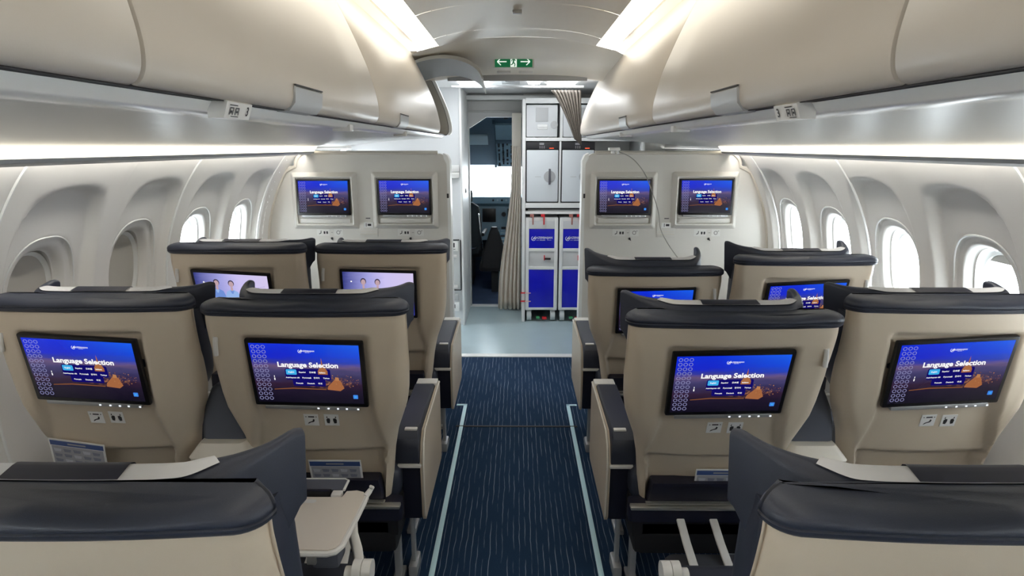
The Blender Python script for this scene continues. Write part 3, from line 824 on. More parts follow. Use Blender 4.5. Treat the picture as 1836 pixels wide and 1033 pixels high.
for sx in (-1, 1):
    side = 'left' if sx < 0 else 'right'
    for j, X in enumerate((1.29, .735)):
        who = 'under the %s monitor on the %s bulkhead' % (('window side', 'aisle side')[j], side)
        root = empty('pictogram_plate', (sx * X, YBULK - .002, 1.045), 'row of small pictogram stickers ' + who, 'sticker', 'bulkhead pictograms')
        mb = MB(); mb.box((-.04, 0, 0), (.085, .0012, .046), 0, 0); mb.box((.066, 0, 0), (.060, .0012, .046), 0, 0)
        def f(pts): flat(mb, pts, -.0011, 1)
        f([(-.055, .012), (-.050, .012), (-.052, -.006), (-.066, -.012), (-.068, -.008), (-.056, -.002)])
        for q in (-.03, -.012): f(rrect(q - .006, q + .006, -.010, .008, .003))
        for k in range(12):
            a, b = 2 * PI * k / 12, 2 * PI * (k + 1) / 12
            f([(.065 + r_ * math.cos(t), r_ * math.sin(t)) for r_, t in ((.013, a), (.013, b), (.010, b), (.010, a))])
        f([(.078, .008), (.088, .012), (.086, .014), (.077, .011)]); f(rrect(.015, .028, -.001, .001, .0005))
        mb.build('plate', [mat('plate_pale', (.74, .73, .70), .5), M_INK], root, smooth=False, fixn=False)
    root = empty('socket_plate', (sx * 1.015, YBULK - .002, 1.085), 'cream socket plate between the two monitors on the %s bulkhead' % side, 'plate', 'bulkhead socket plates')
    mb = MB(); mb.box((0, 0, -.02), (.125, .006, .10), .003); mb.build('plate', M_BULK, root)
    mb = MB(); mb.box((0, -.004, .012), (.062, .002, .036), 0); flat(mb, [(-.016, .024), (-.012, .024), (-.012, .002), (-.016, .002)], -.0062, 1); flat(mb, rrect(-.004, .02, .006, .020, .002), -.0062, 1)
    mb.build('symbol_label', [M_STICK, M_INK], root, smooth=False, fixn=False)
    mb = MB(); mb.box((0, -.004, -.032), (.11, .003, .004), 0); mb.box((0, -.004, -.05), (.115, .003, .006), 0); mb.build('slot', M_TRIMB, root)
    mb = MB(); mb.box((0, -.003, .058), (.030, .008, .005), .001); mb.build('hook', M_INK, root)
    for j, X in enumerate((.73, 1.27)):
        mb = MB(); mb.cyl((0, 0, 0), (0, -.012, -.004), .008, .005, 10); mb.cyl((-.006, -.006, .004), (.008, -.009, -.012), .005, .003, 8)
        o = mb.build('coat_hook', M_INK); o.location = (sx * X + (.04 if sx > 0 else .0), YBULK - .001, 1.005)
        tag(o, 'tiny black coat hook under the %s pictograms of the %s bulkhead' % (('aisle side', 'window side')[j], side), 'hook', 'bulkhead coat hooks')

# ------------------------------------------------------------------ seats
REAR = [(.40, .185), (.45, .165), (.60, .125), (.80, .070), (1.0, .024), (1.10, .006), (1.175, 0)]
HWID = [(.40, .226), (.50, .234), (.60, .244), (.68, .258), (.74, .277), (.79, .292), (.85, .300), (.95, .306), (1.08, .306), (1.14, .304), (1.175, .300)]
RECW = [(.40, .208), (.58, .218), (.64, .230), (.69, .214), (.76, .200), (.9, .196), (1.1, .194)]
def sec_path(hw, D, r=.055, bulge=.016, nr=44):
    """open section of the shell from the front-left edge round the rear to the front-right edge"""
    out = [(-hw, D), (-hw, (D + r) / 2)]
    for k in range(9):
        a = PI / 2 * k / 8; out.append((-hw + r - r * math.cos(a), bulge + r - r * math.sin(a)))
    for k in range(1, nr):
        x = -(hw - r) + 2 * (hw - r) * k / nr; out.append((x, bulge * (x / (hw - r)) ** 2))
    for k in range(9):
        a = PI / 2 * (1 - k / 8); out.append((hw - r + r * math.cos(a), bulge + r - r * math.sin(a)))
    out += [(hw, (D + r) / 2), (hw, D)]
    return out

def seat(name, label, X, YR, ytop, ztop, aisle, kind='city', head_dz=-.010, screen_dx=.0, tray=False, low_arm=False, row=2, wing=.022):
    """X centre, YR row position, (ytop, ztop) rear top of the back; aisle: -1/0/+1 side on which the aisle armrest sits"""
    root = empty(name, (X, YR, 0), label, 'seat', 'cabin seats')
    lean = (.05 if aisle else .12) * (-1 if X < 0 else 1)     # the shells splay outwards towards the floor
    dy = ytop - YR; kz = (ztop - .40) / .775
    def T(x, y, z):                       # local back coordinates -> seat coordinates (recline and height of this seat)
        zz = .40 + (z - .40) * kz
        return (x + lean * (1.12 - z), y + dy * (z - .40) / .775, zz)
    # --- back shell
    mb = MB(); loops = []
    rtop = 1.030 if row == 3 else 1.064
    NZ = 90
    for i in range(NZ + 1):
        z = .40 + (1.134 - .40) * i / NZ
        hw = interp(HWID, z); yr = interp(REAR, z); loop = []
        rw = interp(RECW, z)
        D_ = .10 - .052 * S((z - .82) / .30)
        for x, y in sec_path(hw, D_, r=min(.055, D_ * .8)):
            g = 0
            xx = x - screen_dx
            if abs(x) < hw - .008:
                e = S((rw - abs(xx)) / .020)
                g = .024 * e * S((rtop - z) / .012) + .030 * e * S((.625 - z) / .02)
                if y > .05: g = 0
            loop.append(T(x, yr + y + g, z))
        loops.append(loop + [T(x, yr + D_, z) for x in (hw * .5, 0, -hw * .5)])
    mb.loft(loops)
    mb.build('back_shell', M_SHELL, root, ang=60)
    # --- navy roll over the top of the shell
    mb = MB(); loops = []
    for z, ins in ((1.122, .004), (1.125, -.004), (1.131, -.0085), (1.137, -.010), (1.1392, -.0078), (1.1415, -.010), (1.148, -.0105), (1.155, -.008), (1.160, -.002), (1.1635, .007), (1.165, .018), (1.1652, .026)):
        hw = interp(HWID, z); yr = interp(REAR, z)
        base = sec_path(hw - ins, .062 - max(ins, 0) * .4, r=.045, bulge=.014)
        loop = []
        for x, y in base:
            q = S((abs(x) - .10) / .17)
            sag = .007 * math.sin(PI * min(1, abs(x) / .25)) * S((z - 1.14) / .02)      # the roll swells towards its corners
            loop.append(T(x, yr + y + ins, z - sag))
        loops.append(loop + [T(x, yr + .066 + ins * .6, z) for x in (hw * .5, 0, -hw * .5)])
    mb.loft(loops)
    mb.build('top_roll', M_NAVY, root, ang=50)
    # --- backrest cushion in front of the shell
    mb = MB(); loops = []
    for i in range(25):
        z = .44 + (1.10 - .44) * i / 24; yr = interp(REAR, z); hw = .285 - .062 * S((.88 - z) / .14) - .010 * S((z - 1.02) / .08)
        loops.append([T(x, yr + .145 + y, z) for x, y in rrect(-hw, hw, -.060, .060, .040, 4)])
    mb.loft(loops)
    mb.build('backrest', M_NAVY, root, ang=50)
    # --- winged headrest
    splay = [(.07, .078), (.145, .082), (.190, .094), (.230, .130), (.272, .174), (.306, .212)]       # wing towards the aisle
    curl = [(.07, .078), (.145, .082), (.192, .094), (.226, .132), (.243, .188), (.248, .246)]        # wing folded forwards, window side
    lw, rw_ = (curl, splay) if X < 0 else (splay, curl)
    cl = spline([(-q, y - .020) for q, y in reversed(lw)] + [(0, .057)] + [(q, y - .020) for q, y in rw_], 61)
    mb = MB(); loops = []
    zt = 1.168 + head_dz
    def hsec(i, grow=0.0, part=None):
        p = cl[i]; a, b = cl[max(i - 1, 0)], cl[min(i + 1, 60)]; t = (b - a).normalized(); n = Vector((-t.y, t.x))   # n: forwards
        q = abs(i - 30) / 30
        th = .062 - .040 * S((q - .42) / .5); zlow = .93 + .10 * S((q - .5) / .5) + .03 * S((q - .88) / .12)
        ztop_ = zt + wing * max(0, (q - .40) / .56) ** 1.6 - .007 * S((q - .95) / .05)
        r = min(.018, th * .45)
        pts = []
        for (u, v) in rrect(0 - grow, th + grow, zlow, ztop_ + grow, r + grow * .5, 4):
            k_ = S((v - (ztop_ - .05)) / .05) * (1 - S((q - .55) / .3))
            pts.append((p.x + n.x * u, p.y + n.y * u, v + .013 * k_ * (u / th)))
        return pts
    for i in range(61): loops.append([T(*p) for p in hsec(i)])
    mb.loft(loops)
    hd = mb.build('headrest', M_NAVY, root, ang=60)
    # linen cover on the headrest, with a navy centre panel
    def cover(i0, i1, grow, zcut_rear, zcut_front):
        m2 = MB(); lp = []
        for i in range(i0, i1 + 1):
            base = hsec(i, grow); p = cl[i]
            # order: front-top corner ... keep the part above the cuts: rear edge -> over the top -> front
            top = [q for q in base]
            lp_i = []
            n = len(top)
            n_ = zcut_rear                              # how many points of the section the cloth covers, front to rear
            lp_i = top[:5] + ([tuple(Vector(top[4]).lerp(Vector(top[5]), zr)) for zr in (.3, .62, .90)] if n_ < 1 else top[5:9])
            f0 = (top[0][0], top[0][1], zcut_front)
            lp.append([T(*q) for q in [f0] + lp_i])
        m2.loft(lp, False)
        return m2
    cov = cover(11, 49, .0030, 0, zt - .16).build('headrest_cover', M_WHITE, root, ang=60)
    cover(24, 36, .0048, 0, zt - .14).build('cover_panel', M_NAVY2, cov, ang=60)
    # --- screen, stickers, button strip
    zs = .935; ys = interp(REAR, zs) + .004
    pt = Vector(T(screen_dx, ys, 1.05)); pb = Vector(T(screen_dx, interp(REAR, .85) + .004, .85)); ptt = Vector(T(screen_dx, interp(REAR, 1.05) + .004, 1.05))
    up = (ptt - pb).normalized(); c = (ptt + pb) / 2 ; c = c + up * (-.052 if row == 3 else -.018); c.y -= .002
    right = Vector((1, 0, 0)); back = right.cross(up)        # local -y is towards the viewer
    M = Matrix((right, -back, up)).transposed().to_4x4()
    M = Matrix.Identity(4)
    for r_ in range(3): M[r_][0] = right[r_]; M[r_][1] = up.cross(right)[r_]; M[r_][2] = up[r_]
    M.translation = c
    screen(root, M, kind)
    pb2, pt2 = Vector(T(0, interp(REAR, .70) + .024, .70)), Vector(T(0, interp(REAR, .80) + .024, .80))
    up2 = (pt2 - pb2).normalized(); cc = (pt2 + pb2) / 2
    for dx, me, n_ in ((-.014, ME_STB, 'belt_sticker'), (.052, ME_STV, 'vest_sticker')):
        M2 = Matrix.Identity(4); u2 = up2.cross(right)
        for r_ in range(3): M2[r_][0] = right[r_]; M2[r_][1] = u2[r_]; M2[r_][2] = up2[r_]
        M2.translation = Vector((cc.x + screen_dx + dx, cc.y - .0012, cc.z))
        place(me, n_, root, M2)
    sx_ = aisle if aisle else (-1 if X < 0 else 1)
    # light coat-hook strip on the upper outer corner of the shell
    so = -1 if X < 0 else 1
    mb = MB(); pz = interp(REAR, 1.03)
    mb.tube([T(so * .268, pz + .0125, 1.055), T(so * .270, pz + .013, 1.03), T(so * .271, pz + .016, .995)], .0075, 8)
    mb.build('side_light', M_WPL, root)
    # --- literature pocket and lower edge
    yp = interp(REAR, .50)
    mb = MB(); mb.loft([[T(x, interp(REAR, z) + y, z) for x, y in rrect(-w_, w_, .006, .060, .005, 2)] for z, w_ in ((.412, .207), (.43, .207), (.48, .200), (.500, .197), (.503, .194))])
    mb.build('literature_pocket', M_NAVY2, root)
    yb = interp(REAR, .40)
    mb = MB(); mb.box(T(sx_ * .02, yb - .012, .396), (.50, .030, .012), .004); mb.box(T(0, yb - .006, .409), (.43, .018, .005), .002)
    mb.build('lower_trim', M_SILV, root)
    # --- seat pan, base and legs
    mb = MB(); mb.loft([[(x, .205 + y, z) for x, y in rrect(-.235, .235, -.03, .03, .015, 3)] for z in (.335, .345, .40)])
    mb.build('lower_valance', M_NAVY2, root)
    mb = MB(); mb.box((0, .52, .43), (.44, .56, .13), .045, seg=3)
    mb.build('seat_cushion', M_NAVY, root)
    mb = MB(); mb.box((0, .46, .315), (.44, .52, .13), .02); mb.box((0, .30, .26), (.42, .20, .16), .03)
    mb.build('seat_base', M_BLKM, root)
    for lx in (-.19, .19):
        for ly in (.30, .62):
            mb = MB(); mb.bb(lx - .012, lx + .012, ly - .02, ly + .02, .0, .26, .004); mb.bb(lx - .02, lx + .02, ly - .05, ly + .05, .0, .02, .004)
            mb.build('leg', M_SILV2, root)
    # footrest hanging behind the base, for the passenger behind
    mb = MB(); mb.loft([[(x * s_, .045 + y, .262 + z) for x, y in rrect(-.135, .135, -.042, .042, .035, 5)] for z, s_ in ((-.010, .95), (-.004, 1), (.006, 1), (.011, .95))])
    ft = mb.build('footrest', mat('footrest_grey', (.045, .048, .06), .6), root)
    for lx in (-.055, .060):
        mb = MB(); mb.loft([[(lx + x + dx_, y, z + zz) for x, zz in rrect(-.014, .014, -.006, .006, .004, 2)] for dx_, y, z in ((0, .215, .352), (0, .17, .342), (.004, .10, .306), (.008, .035, .281), (.009, .012, .276))])
        mb.build('footrest_arm', M_WPL, ft)
    # --- aisle armrest
    if aisle:
        a = aisle * .955
        y0, y1, zt_ = (.30, .80, .615)
        if low_arm: y0, y1, zt_ = (.22, .63, .50)
        def bx(m_, xi, xo, ya, yb_, za, zb, bev=0.0, mi=0): m_.bb(a * xi, a * xo, ya, yb_, za, zb, bev, mi)
        mb = MB(); bx(mb, .222, .300, y0 + .01, y1 - .01, .25, zt_ - .055, .012)
        ar = mb.build('armrest', M_NAVY2, root)
        # side panel facing the aisle
        mb = MB(); poly = [(y0 + .02, .245), (y0 + .005, .27), (y0 - .005, zt_ - .13), (y0 + .02, zt_ - .06), (y0 + .06, zt_ - .022), (y1 - .01, zt_ - .006), (y1, zt_ - .03), (y1, .27), (y1 - .02, .245)]
        mb.prism(poly, 'x', a * .300, a * .313); mb.build('side_panel', M_SHELL, ar, ang=30)
        mb = MB(); mb.tube([(a * .311, y, z) for y, z in poly[1:6]], .005, 6); mb.build('panel_edge', M_TRIMB, ar)
        # padded top that rounds down over the rear end
        mb = MB(); prof_ = [(y0 - .006, zt_ - .125), (y0 - .012, zt_ - .06), (y0 - .004, zt_ - .028), (y0 + .022, zt_ - .008), (y0 + .07, zt_), (y1 - .07, zt_ + .006), (y1 - .055, zt_ + .002), (y1 - .055, zt_ - .045), (y0 + .06, zt_ - .055), (y0 + .045, zt_ - .125)]
        loops = [[(a * x, y + (0.002 if e else 0), z - (.008 if e else 0)) for y, z in prof_] for x, e in ((.208, 1), (.212, 0), (.292, 0), (.298, 1))]
        mb.loft(loops); mb.build('armrest_pad', M_NAVY, ar, ang=35)
        mb = MB(); bx(mb, .212, .306, y1 - .053, y1 + .005, zt_ - .03, zt_ + .005, .006)
        for k in range(4): bx(mb, .222 + k * .02, .223 + k * .02, y1 - .052, y1, zt_ + .004, zt_ + .006)
        mb.build('control_panel', M_WPL, ar)
        mb = MB(); bx(mb, .240, .288, y0 + .022, y0 + .042, zt_ - .010, zt_ - .0015, .003); mb.build('pad_badge', M_WPL, ar)
        mb = MB(); bx(mb, .214, .305, y0 - .014, y0 + .05, zt_ - .140, zt_ - .126, .005); mb.build('trim_band', M_WPL, ar)
        mb = MB(); bx(mb, .245, .262, y0 + .03, y0 + .06, .05, .25, .004); bx(mb, .235, .272, y0, y0 + .10, 0, .05, .01); mb.build('armrest_post', M_SILV2, ar)
        if low_arm:
            # folding-table hinge at the front end of the armrest
            hy = y1 + .0; hz = zt_ + .085
            mb = MB()
            for x0, x1, r in ((.245, .268, .030), (.270, .293, .030)): mb.cyl((a * x0, hy, hz), (a * x1, hy, hz), r, n=28)
            mb.cyl((a * .2675, hy, hz), (a * .2705, hy, hz), .026, n=20); mb.cyl((a * .223, hy, hz - .01), (a * .247, hy, hz - .01), .022, n=20)
            mb.bb(a * .223, a * .285, hy - .025, hy + .02, zt_ - .02, hz - .01, .006)
            mb.build('table_hinge', M_WPL, ar)
            if tray:
                zt2 = .650
                mb = MB()
                out = [(a * x, y) for x, y in ((-.10, .622), (.185, .618), (.203, .626), (.210, .645), (.217, .76), (.220, .855), (.212, .872), (.190, .880), (.160, .876), (.154, .846), (-.10, .846))]
                mb.prism(out, 'z', zt2 - .008, zt2 + .006)
                tr = mb.build('tray_table', mat('tray_cream', (.74, .68, .60), .35), root, ang=20)
                mb = MB(); mb.tube([(a * x, y, zt2 - .002) for x, y in ((-.10, .616), (.185, .612), (.203, .620), (.214, .640), (.221, .76), (.224, .855))], .0075, 8); mb.build('tray_edge', M_WPL, tr)
                mb = MB(); mb.tube([(a * .220, .855, zt2), (a * .228, .880, zt2 + .004), (a * .234, .886, zt2 + .012), (a * .232, .876, zt2 + .022)], [.009, .008, .007, .004], 8); mb.build('tray_hook', M_WPL, tr)
                mb = MB(); mb.cyl((a * .02, .862, zt2 + .006), (a * .115, .862, zt2 + .006), .013, n=16); mb.build('tray_roller', M_BLACK, tr)
                mb = MB(); mb.bb(a * -.02, a * .016, .850, .875, zt2 - .004, zt2 + .010, .003); mb.bb(a * .119, a * .150, .850, .875, zt2 - .004, zt2 + .010, .003); mb.build('roller_mount', M_WPL, tr)
                lf = [(-.10, .88), (-.10, .935), (.138, .935), (.150, .928), (.151, .878)]
                mb = MB(); mb.prism([(a * x, y) for x, y in lf], 'z', zt2 + .004, zt2 + .010); lfo = mb.build('second_leaf', M_FAB, tr, smooth=False)
                mb = MB(); mb.tube([(a * x, y, zt2 + .008) for x, y in lf], .004, 6); mb.build('leaf_edge', M_WPL, lfo)
                mb = MB(); mb.add([(a * x, y, zt2 + .0068) for x, y in rrect(.03, .085, .815, .833, .007)], [list(range(24))]); mb.build('tray_mark', M_WPL, tr, smooth=False)
                mb = MB()
                mb.loft([[(a * (.2 + dx_ + x), y, z + zz) for x, zz in rrect(-.013, .013, -.020, .020, .006, 3)] for dx_, y, z in ((.008, .765, .628), (.018, .73, .612), (.040, .69, .595), (.055, .65, .585))])
                mb.build('tray_arm', M_WPL, tr)
                mb = MB(); mb.box((a * .17, .665, .615), (.07, .07, .05), .012); mb.build('tray_bracket', M_FAB, tr)
                mb = MB(); mb.cyl((a * .13, .625, .622), (a * .15, .625, .622), .012, n=14); mb.build('bracket_pin', M_SILV, tr)
    else:
        # window-side armrest
        a = -1 if X < 0 else 1
        mb = MB(); mb.bb(a * .25, a * .315, .30, .78, .45, .60, .02); mb.build('armrest', M_NAVY, root)
    return root

P = .98
def rowY(n): return {1: 2.68, 2: 1.70, 3: .67}[n]
G = seat
G('recliner_chair', 'front row window seat left of aisle, crew greeting on its screen, by the open windows', -1.262, 2.68, 2.62, 1.206, 0, 'crew', head_dz=-0.007, screen_dx=-.018, row=1, wing=.010)
G('recliner_chair', 'front row aisle seat with crew greeting on its screen, beside the entrance', -.636, 2.68, 2.74, 1.186, 1, 'crew', head_dz=-0.007, screen_dx=-.008, row=1, wing=.010)
G('recliner_chair', 'front row aisle seat right of aisle with raised headrest wings, below the loose cord', .634, 2.68, 2.66, 1.092, -1, 'city', head_dz=0.021, screen_dx=.0, row=1, wing=.048)
G('recliner_chair', 'front row window seat right of aisle with tall headrest wings', 1.268, 2.68, 2.56, 1.165, 0, 'city', head_dz=0.005, screen_dx=.004, row=1, wing=.036)
G('recliner_chair', 'middle row window seat beside the closed shades, tilted safety card in its pocket', -1.287, 1.70, 1.70, 1.194, 0, 'city', head_dz=-0.005, screen_dx=-.026, wing=.014)
G('recliner_chair', 'middle row aisle seat left of aisle with blue safety card lying in its pocket', -.640, 1.70, 1.70, 1.180, 1, 'city', head_dz=0.003, screen_dx=.004, wing=.020)
G('recliner_chair', 'middle row aisle seat right of aisle with only one sticker in view', .630, 1.70, 1.63, 1.166, -1, 'city', head_dz=0.003, screen_dx=-.004, wing=.026)
G('recliner_chair', 'middle row window seat at the open windows right of aisle', 1.290, 1.70, 1.69, 1.198, 0, 'city', head_dz=-0.005, screen_dx=.004, wing=.014)
G('recliner_chair', 'nearest row window seat at the left picture edge, only its navy wing showing', -1.285, .67, .67, 1.178, 0, 'city', head_dz=-0.009, wing=.030)
G('recliner_chair', 'nearest aisle seat with cream tray table unfolded beside it', -.640, .67, .67, 1.178, 1, 'city', head_dz=-0.009, tray=True, low_arm=True, row=3, wing=.030)
G('recliner_chair', 'nearest aisle seat right of aisle with table stowed, white hinge showing', .640, .67, .67, 1.180, -1, 'city', head_dz=-0.009, low_arm=True, row=3, wing=.030)
G('recliner_chair', 'nearest row window seat at the right picture edge, only its navy wing showing', 1.285, .67, .67, 1.178, 0, 'city', head_dz=-0.009, wing=.030)

# consoles between the two seats of each pair
def console(X, YR, label):
    root = empty('seat_console', (X, YR, -.028), label, 'console', 'consoles between seats')
    mb = MB(); mb.bb(-.094, .094, .10, .60, .44, .640, .012); mb.build('console_body', M_TRIMB, root)
    mb = MB(); mb.loft([[(x, y, z) for x, y in rrect(-w_, w_, .085 + g, .62 - g, .02, 3)] for z, w_, g in ((.642, .098, 0), (.652, .100, -.003), (.680, .082, .022), (.690, .074, .03))]); mb.build('console_lid', M_TRIMB, root, ang=30)
    mb = MB(); mb.bb(.02, .06, .094, .102, .615, .620); mb.bb(.02, .06, .094, .102, .600, .605); mb.build('console_slot', M_INK, root)
    mb = MB(); mb.bb(-.07, .07, .16, .56, .028, .44, .01); mb.build('console_base', M_BLKM, root)
    mb = MB(); mb.loft([[(x, .175 + y + (z - .69) * .12, z) for x, y in rrect(-.080 * s_, .080 * s_, -.03, .03, .025, 4)] for z, s_ in ((.691, 1), (.74, 1), (.80, .85), (.86, .55), (.875, .3))]); mb.build('side_pad', M_FAB, root)
for sx in (-1, 1):
    for r_, nm in ((1, 'front'), (2, 'middle'), (3, 'nearest')):
        console(sx * .980, rowY(r_), 'cream console between the %s row seats, %s of the aisle' % (nm, 'left' if sx < 0 else 'right'))

# safety cards in the pockets of the middle row
def card(loc, rot, w_, h_, label):
    root = empty('safety_card', loc, label, 'safety card', 'safety cards'); root.rotation_euler = rot
    mb = MB(); mb.box((0, 0, 0), (w_, .0015, h_), 0); mb.build('card_sheet', M_STICK, root, smooth=False)
    mb = MB(); flat(mb, [(-w_ / 2 + .004, h_ / 2 - .006), (w_ / 2 - .004, h_ / 2 - .006), (w_ / 2 - .004, h_ / 2 - .026), (-w_ / 2 + .004, h_ / 2 - .026)], -.0012, 0)
    flat(mb, [(-w_ / 2 + .007, -h_ / 2 + .005), (w_ / 2 - .007, -h_ / 2 + .005), (w_ / 2 - .007, h_ / 2 - .028), (-w_ / 2 + .007, h_ / 2 - .028)], -.0012, 1)
    for j in range(4):
        for i in range(5):
            x0, z0 = -w_ / 2 + .012 + i * (w_ - .024) / 5, h_ / 2 - .038 - j * .022
            flat(mb, [(x0, z0), (x0 + (w_ - .024) / 5 - .006, z0 - .002), (x0 + (w_ - .024) / 5 - .009, z0 - .013), (x0 + .003, z0 - .014)], -.0016, 2 if (i + j) % 3 else 3)
    flat(mb, [(-.03, h_ / 2 - .013), (.03, h_ / 2 - .013), (.03, h_ / 2 - .019), (-.03, h_ / 2 - .019)], -.0016, 1)
    mb.build('card_print', [M_CARDB, M_CARDG, mat('card_mid', (.25, .27, .36), .4), mat('card_pale', (.6, .62, .68), .4)], root, smooth=False, fixn=False)
card((-1.475, 1.836, .588), (math.radians(12), math.radians(8), 0), .185, .16, 'safety card leaning tilted in the pocket of the window seat by the closed shades')
card((-.62, 1.872, .508), (math.radians(13), 0, 0), .180, .15, 'safety card in the pocket of the aisle seat above the tray table')
card((.70, 1.872, .480), (math.radians(13), 0, 0), .180, .15, 'dark edged safety card in the pocket of the aisle seat right of the aisle')
card((1.315, 1.872, .497), (math.radians(13), 0, 0), .175, .13, 'safety card lying flat in the pocket of the window seat at the open windows')

# ------------------------------------------------------------------ loose cord on the right bulkhead
mb = MB()
pts = spline([(.66, 4.0, 1.588), (.76, 3.98, 1.52), (.85, 3.96, 1.40), (.90, 3.92, 1.28), (.955, 3.85, 1.16), (1.0, 3.6, 1.11), (.96, 3.2, 1.12), (.80, 2.80, 1.165)], 60)
pts = spline([(.62, 4.03, 1.600), (.74, 4.02, 1.55), (.83, 4.02, 1.455), (.885, 4.02, 1.34), (.940, 4.03, 1.20), (.965, 4.04, 1.08), (1.01, 4.0, .985), (1.06, 3.9, .90)], 60)
mb.tube(pts, .0030, 6)
tag(mb.build('loose_cord', M_CORD), 'thin grey cord hanging loose across the right bulkhead', 'cord')
mb = MB(); mb.bb(.59, .66, 3.96, 4.03, 1.592, 1.612, .005); mb.cyl((.62, 4.0, 1.59), (.62, 4.0, 1.575), .014, n=14); mb.cyl((.645, 3.99, 1.592), (.65, 3.98, 1.575), .009, n=12)
tag(mb.build('cord_clip', M_RAIL), 'white clip under the right bin end that holds the loose cord', 'clip')

# ------------------------------------------------------------------ galley, right of the entrance
GX0, GX1, GY = .045, 1.1, 5.50
root = empty('galley_unit', (GX0, GY, 0), 'white galley cabinet wall holding ovens and trolleys', 'galley')
def rel(o): o.matrix_parent_inverse = Matrix.Translation((-GX0, -GY, 0)); return o
mb = MB()
mb.bb(GX0, GX0 + .030, GY - .02, 6.08, 0, 2.02, .006); mb.bb(GX1, GX1 + .03, GY - .02, 6.08, 0, 2.02, .006)
mb.bb(GX0, GX1, 6.06, 6.09, 0, 2.02)
rel(mb.build('side_wall', M_GALW, root))
for z0, z1 in ((1.985, 2.03), (1.665, 1.695), (1.075, 1.12), (1.02, 1.045)):
    mb = MB(); mb.bb(GX0 + .03, GX1, GY - .018, 6.05, z0, z1, .004); rel(mb.build('shelf', M_GALW, root))
mb = MB(); mb.bb(GX0 + .03, GX1, GY + .06, 6.05, 1.045, 1.075); rel(mb.build('worktop_gap', M_DARKG, root))
mb = MB()
mb.bb(.375, .392, GY - .012, 5.9, 1.12, 1.665, .003); mb.bb(.376, .402, GY - .012, 5.9, 1.695, 1.985, .003)
rel(mb.build('divider', M_GALW, root))
mb = MB(); mb.bb(.10, .9, GY + .01, GY + .03, 1.046, 1.058); rel(mb.build('latch_rail', M_SILV2, root))
for k, x in enumerate((.135, .235, .49, .56)):
    mb = MB(); mb.bb(x - .018, x + .018, GY - .03, GY - .012, .995, 1.02, .004); mb.bb(x + .004, x + .016, GY - .036, GY - .026, .925, 1.012, .003)
    o = mb.build('trolley_latch', M_RED if k % 2 else mat('latch_faded', (.40, .16, .14), .5)); tag(o, 'small red turn latch above the trolleys, %s from the corridor' % ('first', 'second', 'third', 'fourth')[k], 'latch', 'red latches over the trolleys')
for k, z in enumerate((.205, .285)):
    mb = MB(); mb.bb(GX0 - .012, GX0 + .035, GY - .034, GY - .020, z - .006, z + .006, .003); mb.bb(GX0 + .03, GX0 + .085, GY - .036, GY - .026, z - .004, z + .004, .002, 1)
    tag(mb.build('side_latch', [M_RED, mat('latch_pink', (.75, .45, .45), .5)]), 'red swing latch on the galley post beside the first trolley, %s of two' % ('lower', 'upper')[k], 'latch', 'red swing latches')
def trolley(x0, lab):
    w_ = .298; x1 = x0 + w_; cx = (x0 + x1) / 2
    root = empty('service_trolley', (cx, GY, 0), lab, 'trolley', 'service trolleys')
    def L(o): return o
    h = w_ / 2
    mb = MB(); mb.bb(-h, h, .0, .55, .112, .99, .008); L(mb.build('trolley_body', M_GREYM, root))
    mb = MB()
    for (a, b, c_, d) in ((-h, -h + .032, .116, .985), (h - .032, h, .116, .985), (-h + .03, h - .03, .118, .140), (-h + .03, h - .03, .505, .535), (-h + .03, h - .03, .675, .705), (-h + .03, h - .03, .955, .985)): mb.bb(a, b, -.014 if b - a < .1 else -.0125, .002, c_, d, .003)
    mb.build('door_frame', M_GALW, root)
    mb = MB(); mb.bb(-h + .032, h - .032, -.008, .004, .705, .885, .002); up = mb.build('upper_panel', M_BLUE, root)
    mb = MB(); logo(mb, -.075, .795, .042, -.0090); add_text(mb, 'AZERBAIJAN', .027, at(-.052, .802, -.0090), align='LEFT', bold=.016); add_text(mb, 'AIRLINES', .0125, at(-.018, .780, -.0090), align='LEFT', bold=.01)
    flat(mb, [(-.05, .779), (-.024, .779), (-.024, .781), (-.05, .781)], -.0090); flat(mb, [(.05, .779), (.088, .779), (.088, .781), (.05, .781)], -.0090)
    mb.build('logo_lettering', M_STICK, up, smooth=False, fixn=False)
    mb = MB(); mb.bb(-h + .032, h - .032, -.008, .004, .138, .505, .002); mb.build('lower_panel', M_BLUE, root)
    mb = MB(); mb.bb(-h + .032, h - .032, -.004, .006, .535, .675, .002); hp = mb.build('handle_panel', mat('trolley_handle_grey', (.58, .59, .60), .4), root)
    mb = MB(); mb.bb(.03, .085, -.020, -.004, .598, .616, .004); mb.bb(.022, .030, -.024, -.004, .594, .640, .002, 1); mb.build('door_handle', [M_INK, M_RED], hp)
    mb = MB(); mb.bb(-h + .02, h - .02, -.012, .004, .885, .955, .002); mb.build('vent_panel', M_GREYM, root)
    for cxx in (-.112, .112):
        for cy in (.04, .48):
            mb = MB(); mb.cyl((cxx - .021, cy, .056), (cxx + .021, cy, .056), .053, n=24); mb.cyl((cxx - .023, cy, .056), (cxx + .023, cy, .056), .018, n=12)
            cs = mb.build('caster', mat('caster_grey', (.58, .62, .64), .5), root)
            mb = MB(); mb.bb(cxx - .026, cxx + .026, cy - .03, cy + .03, .106, .115, .003); mb.build('caster_fork', M_SILV, cs)
    mb = MB(); mb.bb(-.045, -.012, -.02, .02, .030, .05, .004, 0); mb.bb(.012, .055, -.02, .02, .024, .046, .004, 1); mb.build('brake_pedals', [mat('pedal_green', (.05, .30, .12), .5), M_RED], root)
trolley(.078, 'blue and white service trolley next to the corridor, whole logo in view')
trolley(.390, 'blue and white service trolley partly hidden by the right bulkhead')
mb = MB(); mb.bb(.08, 1.05, GY + .552, GY + .558, 0, 1.0)
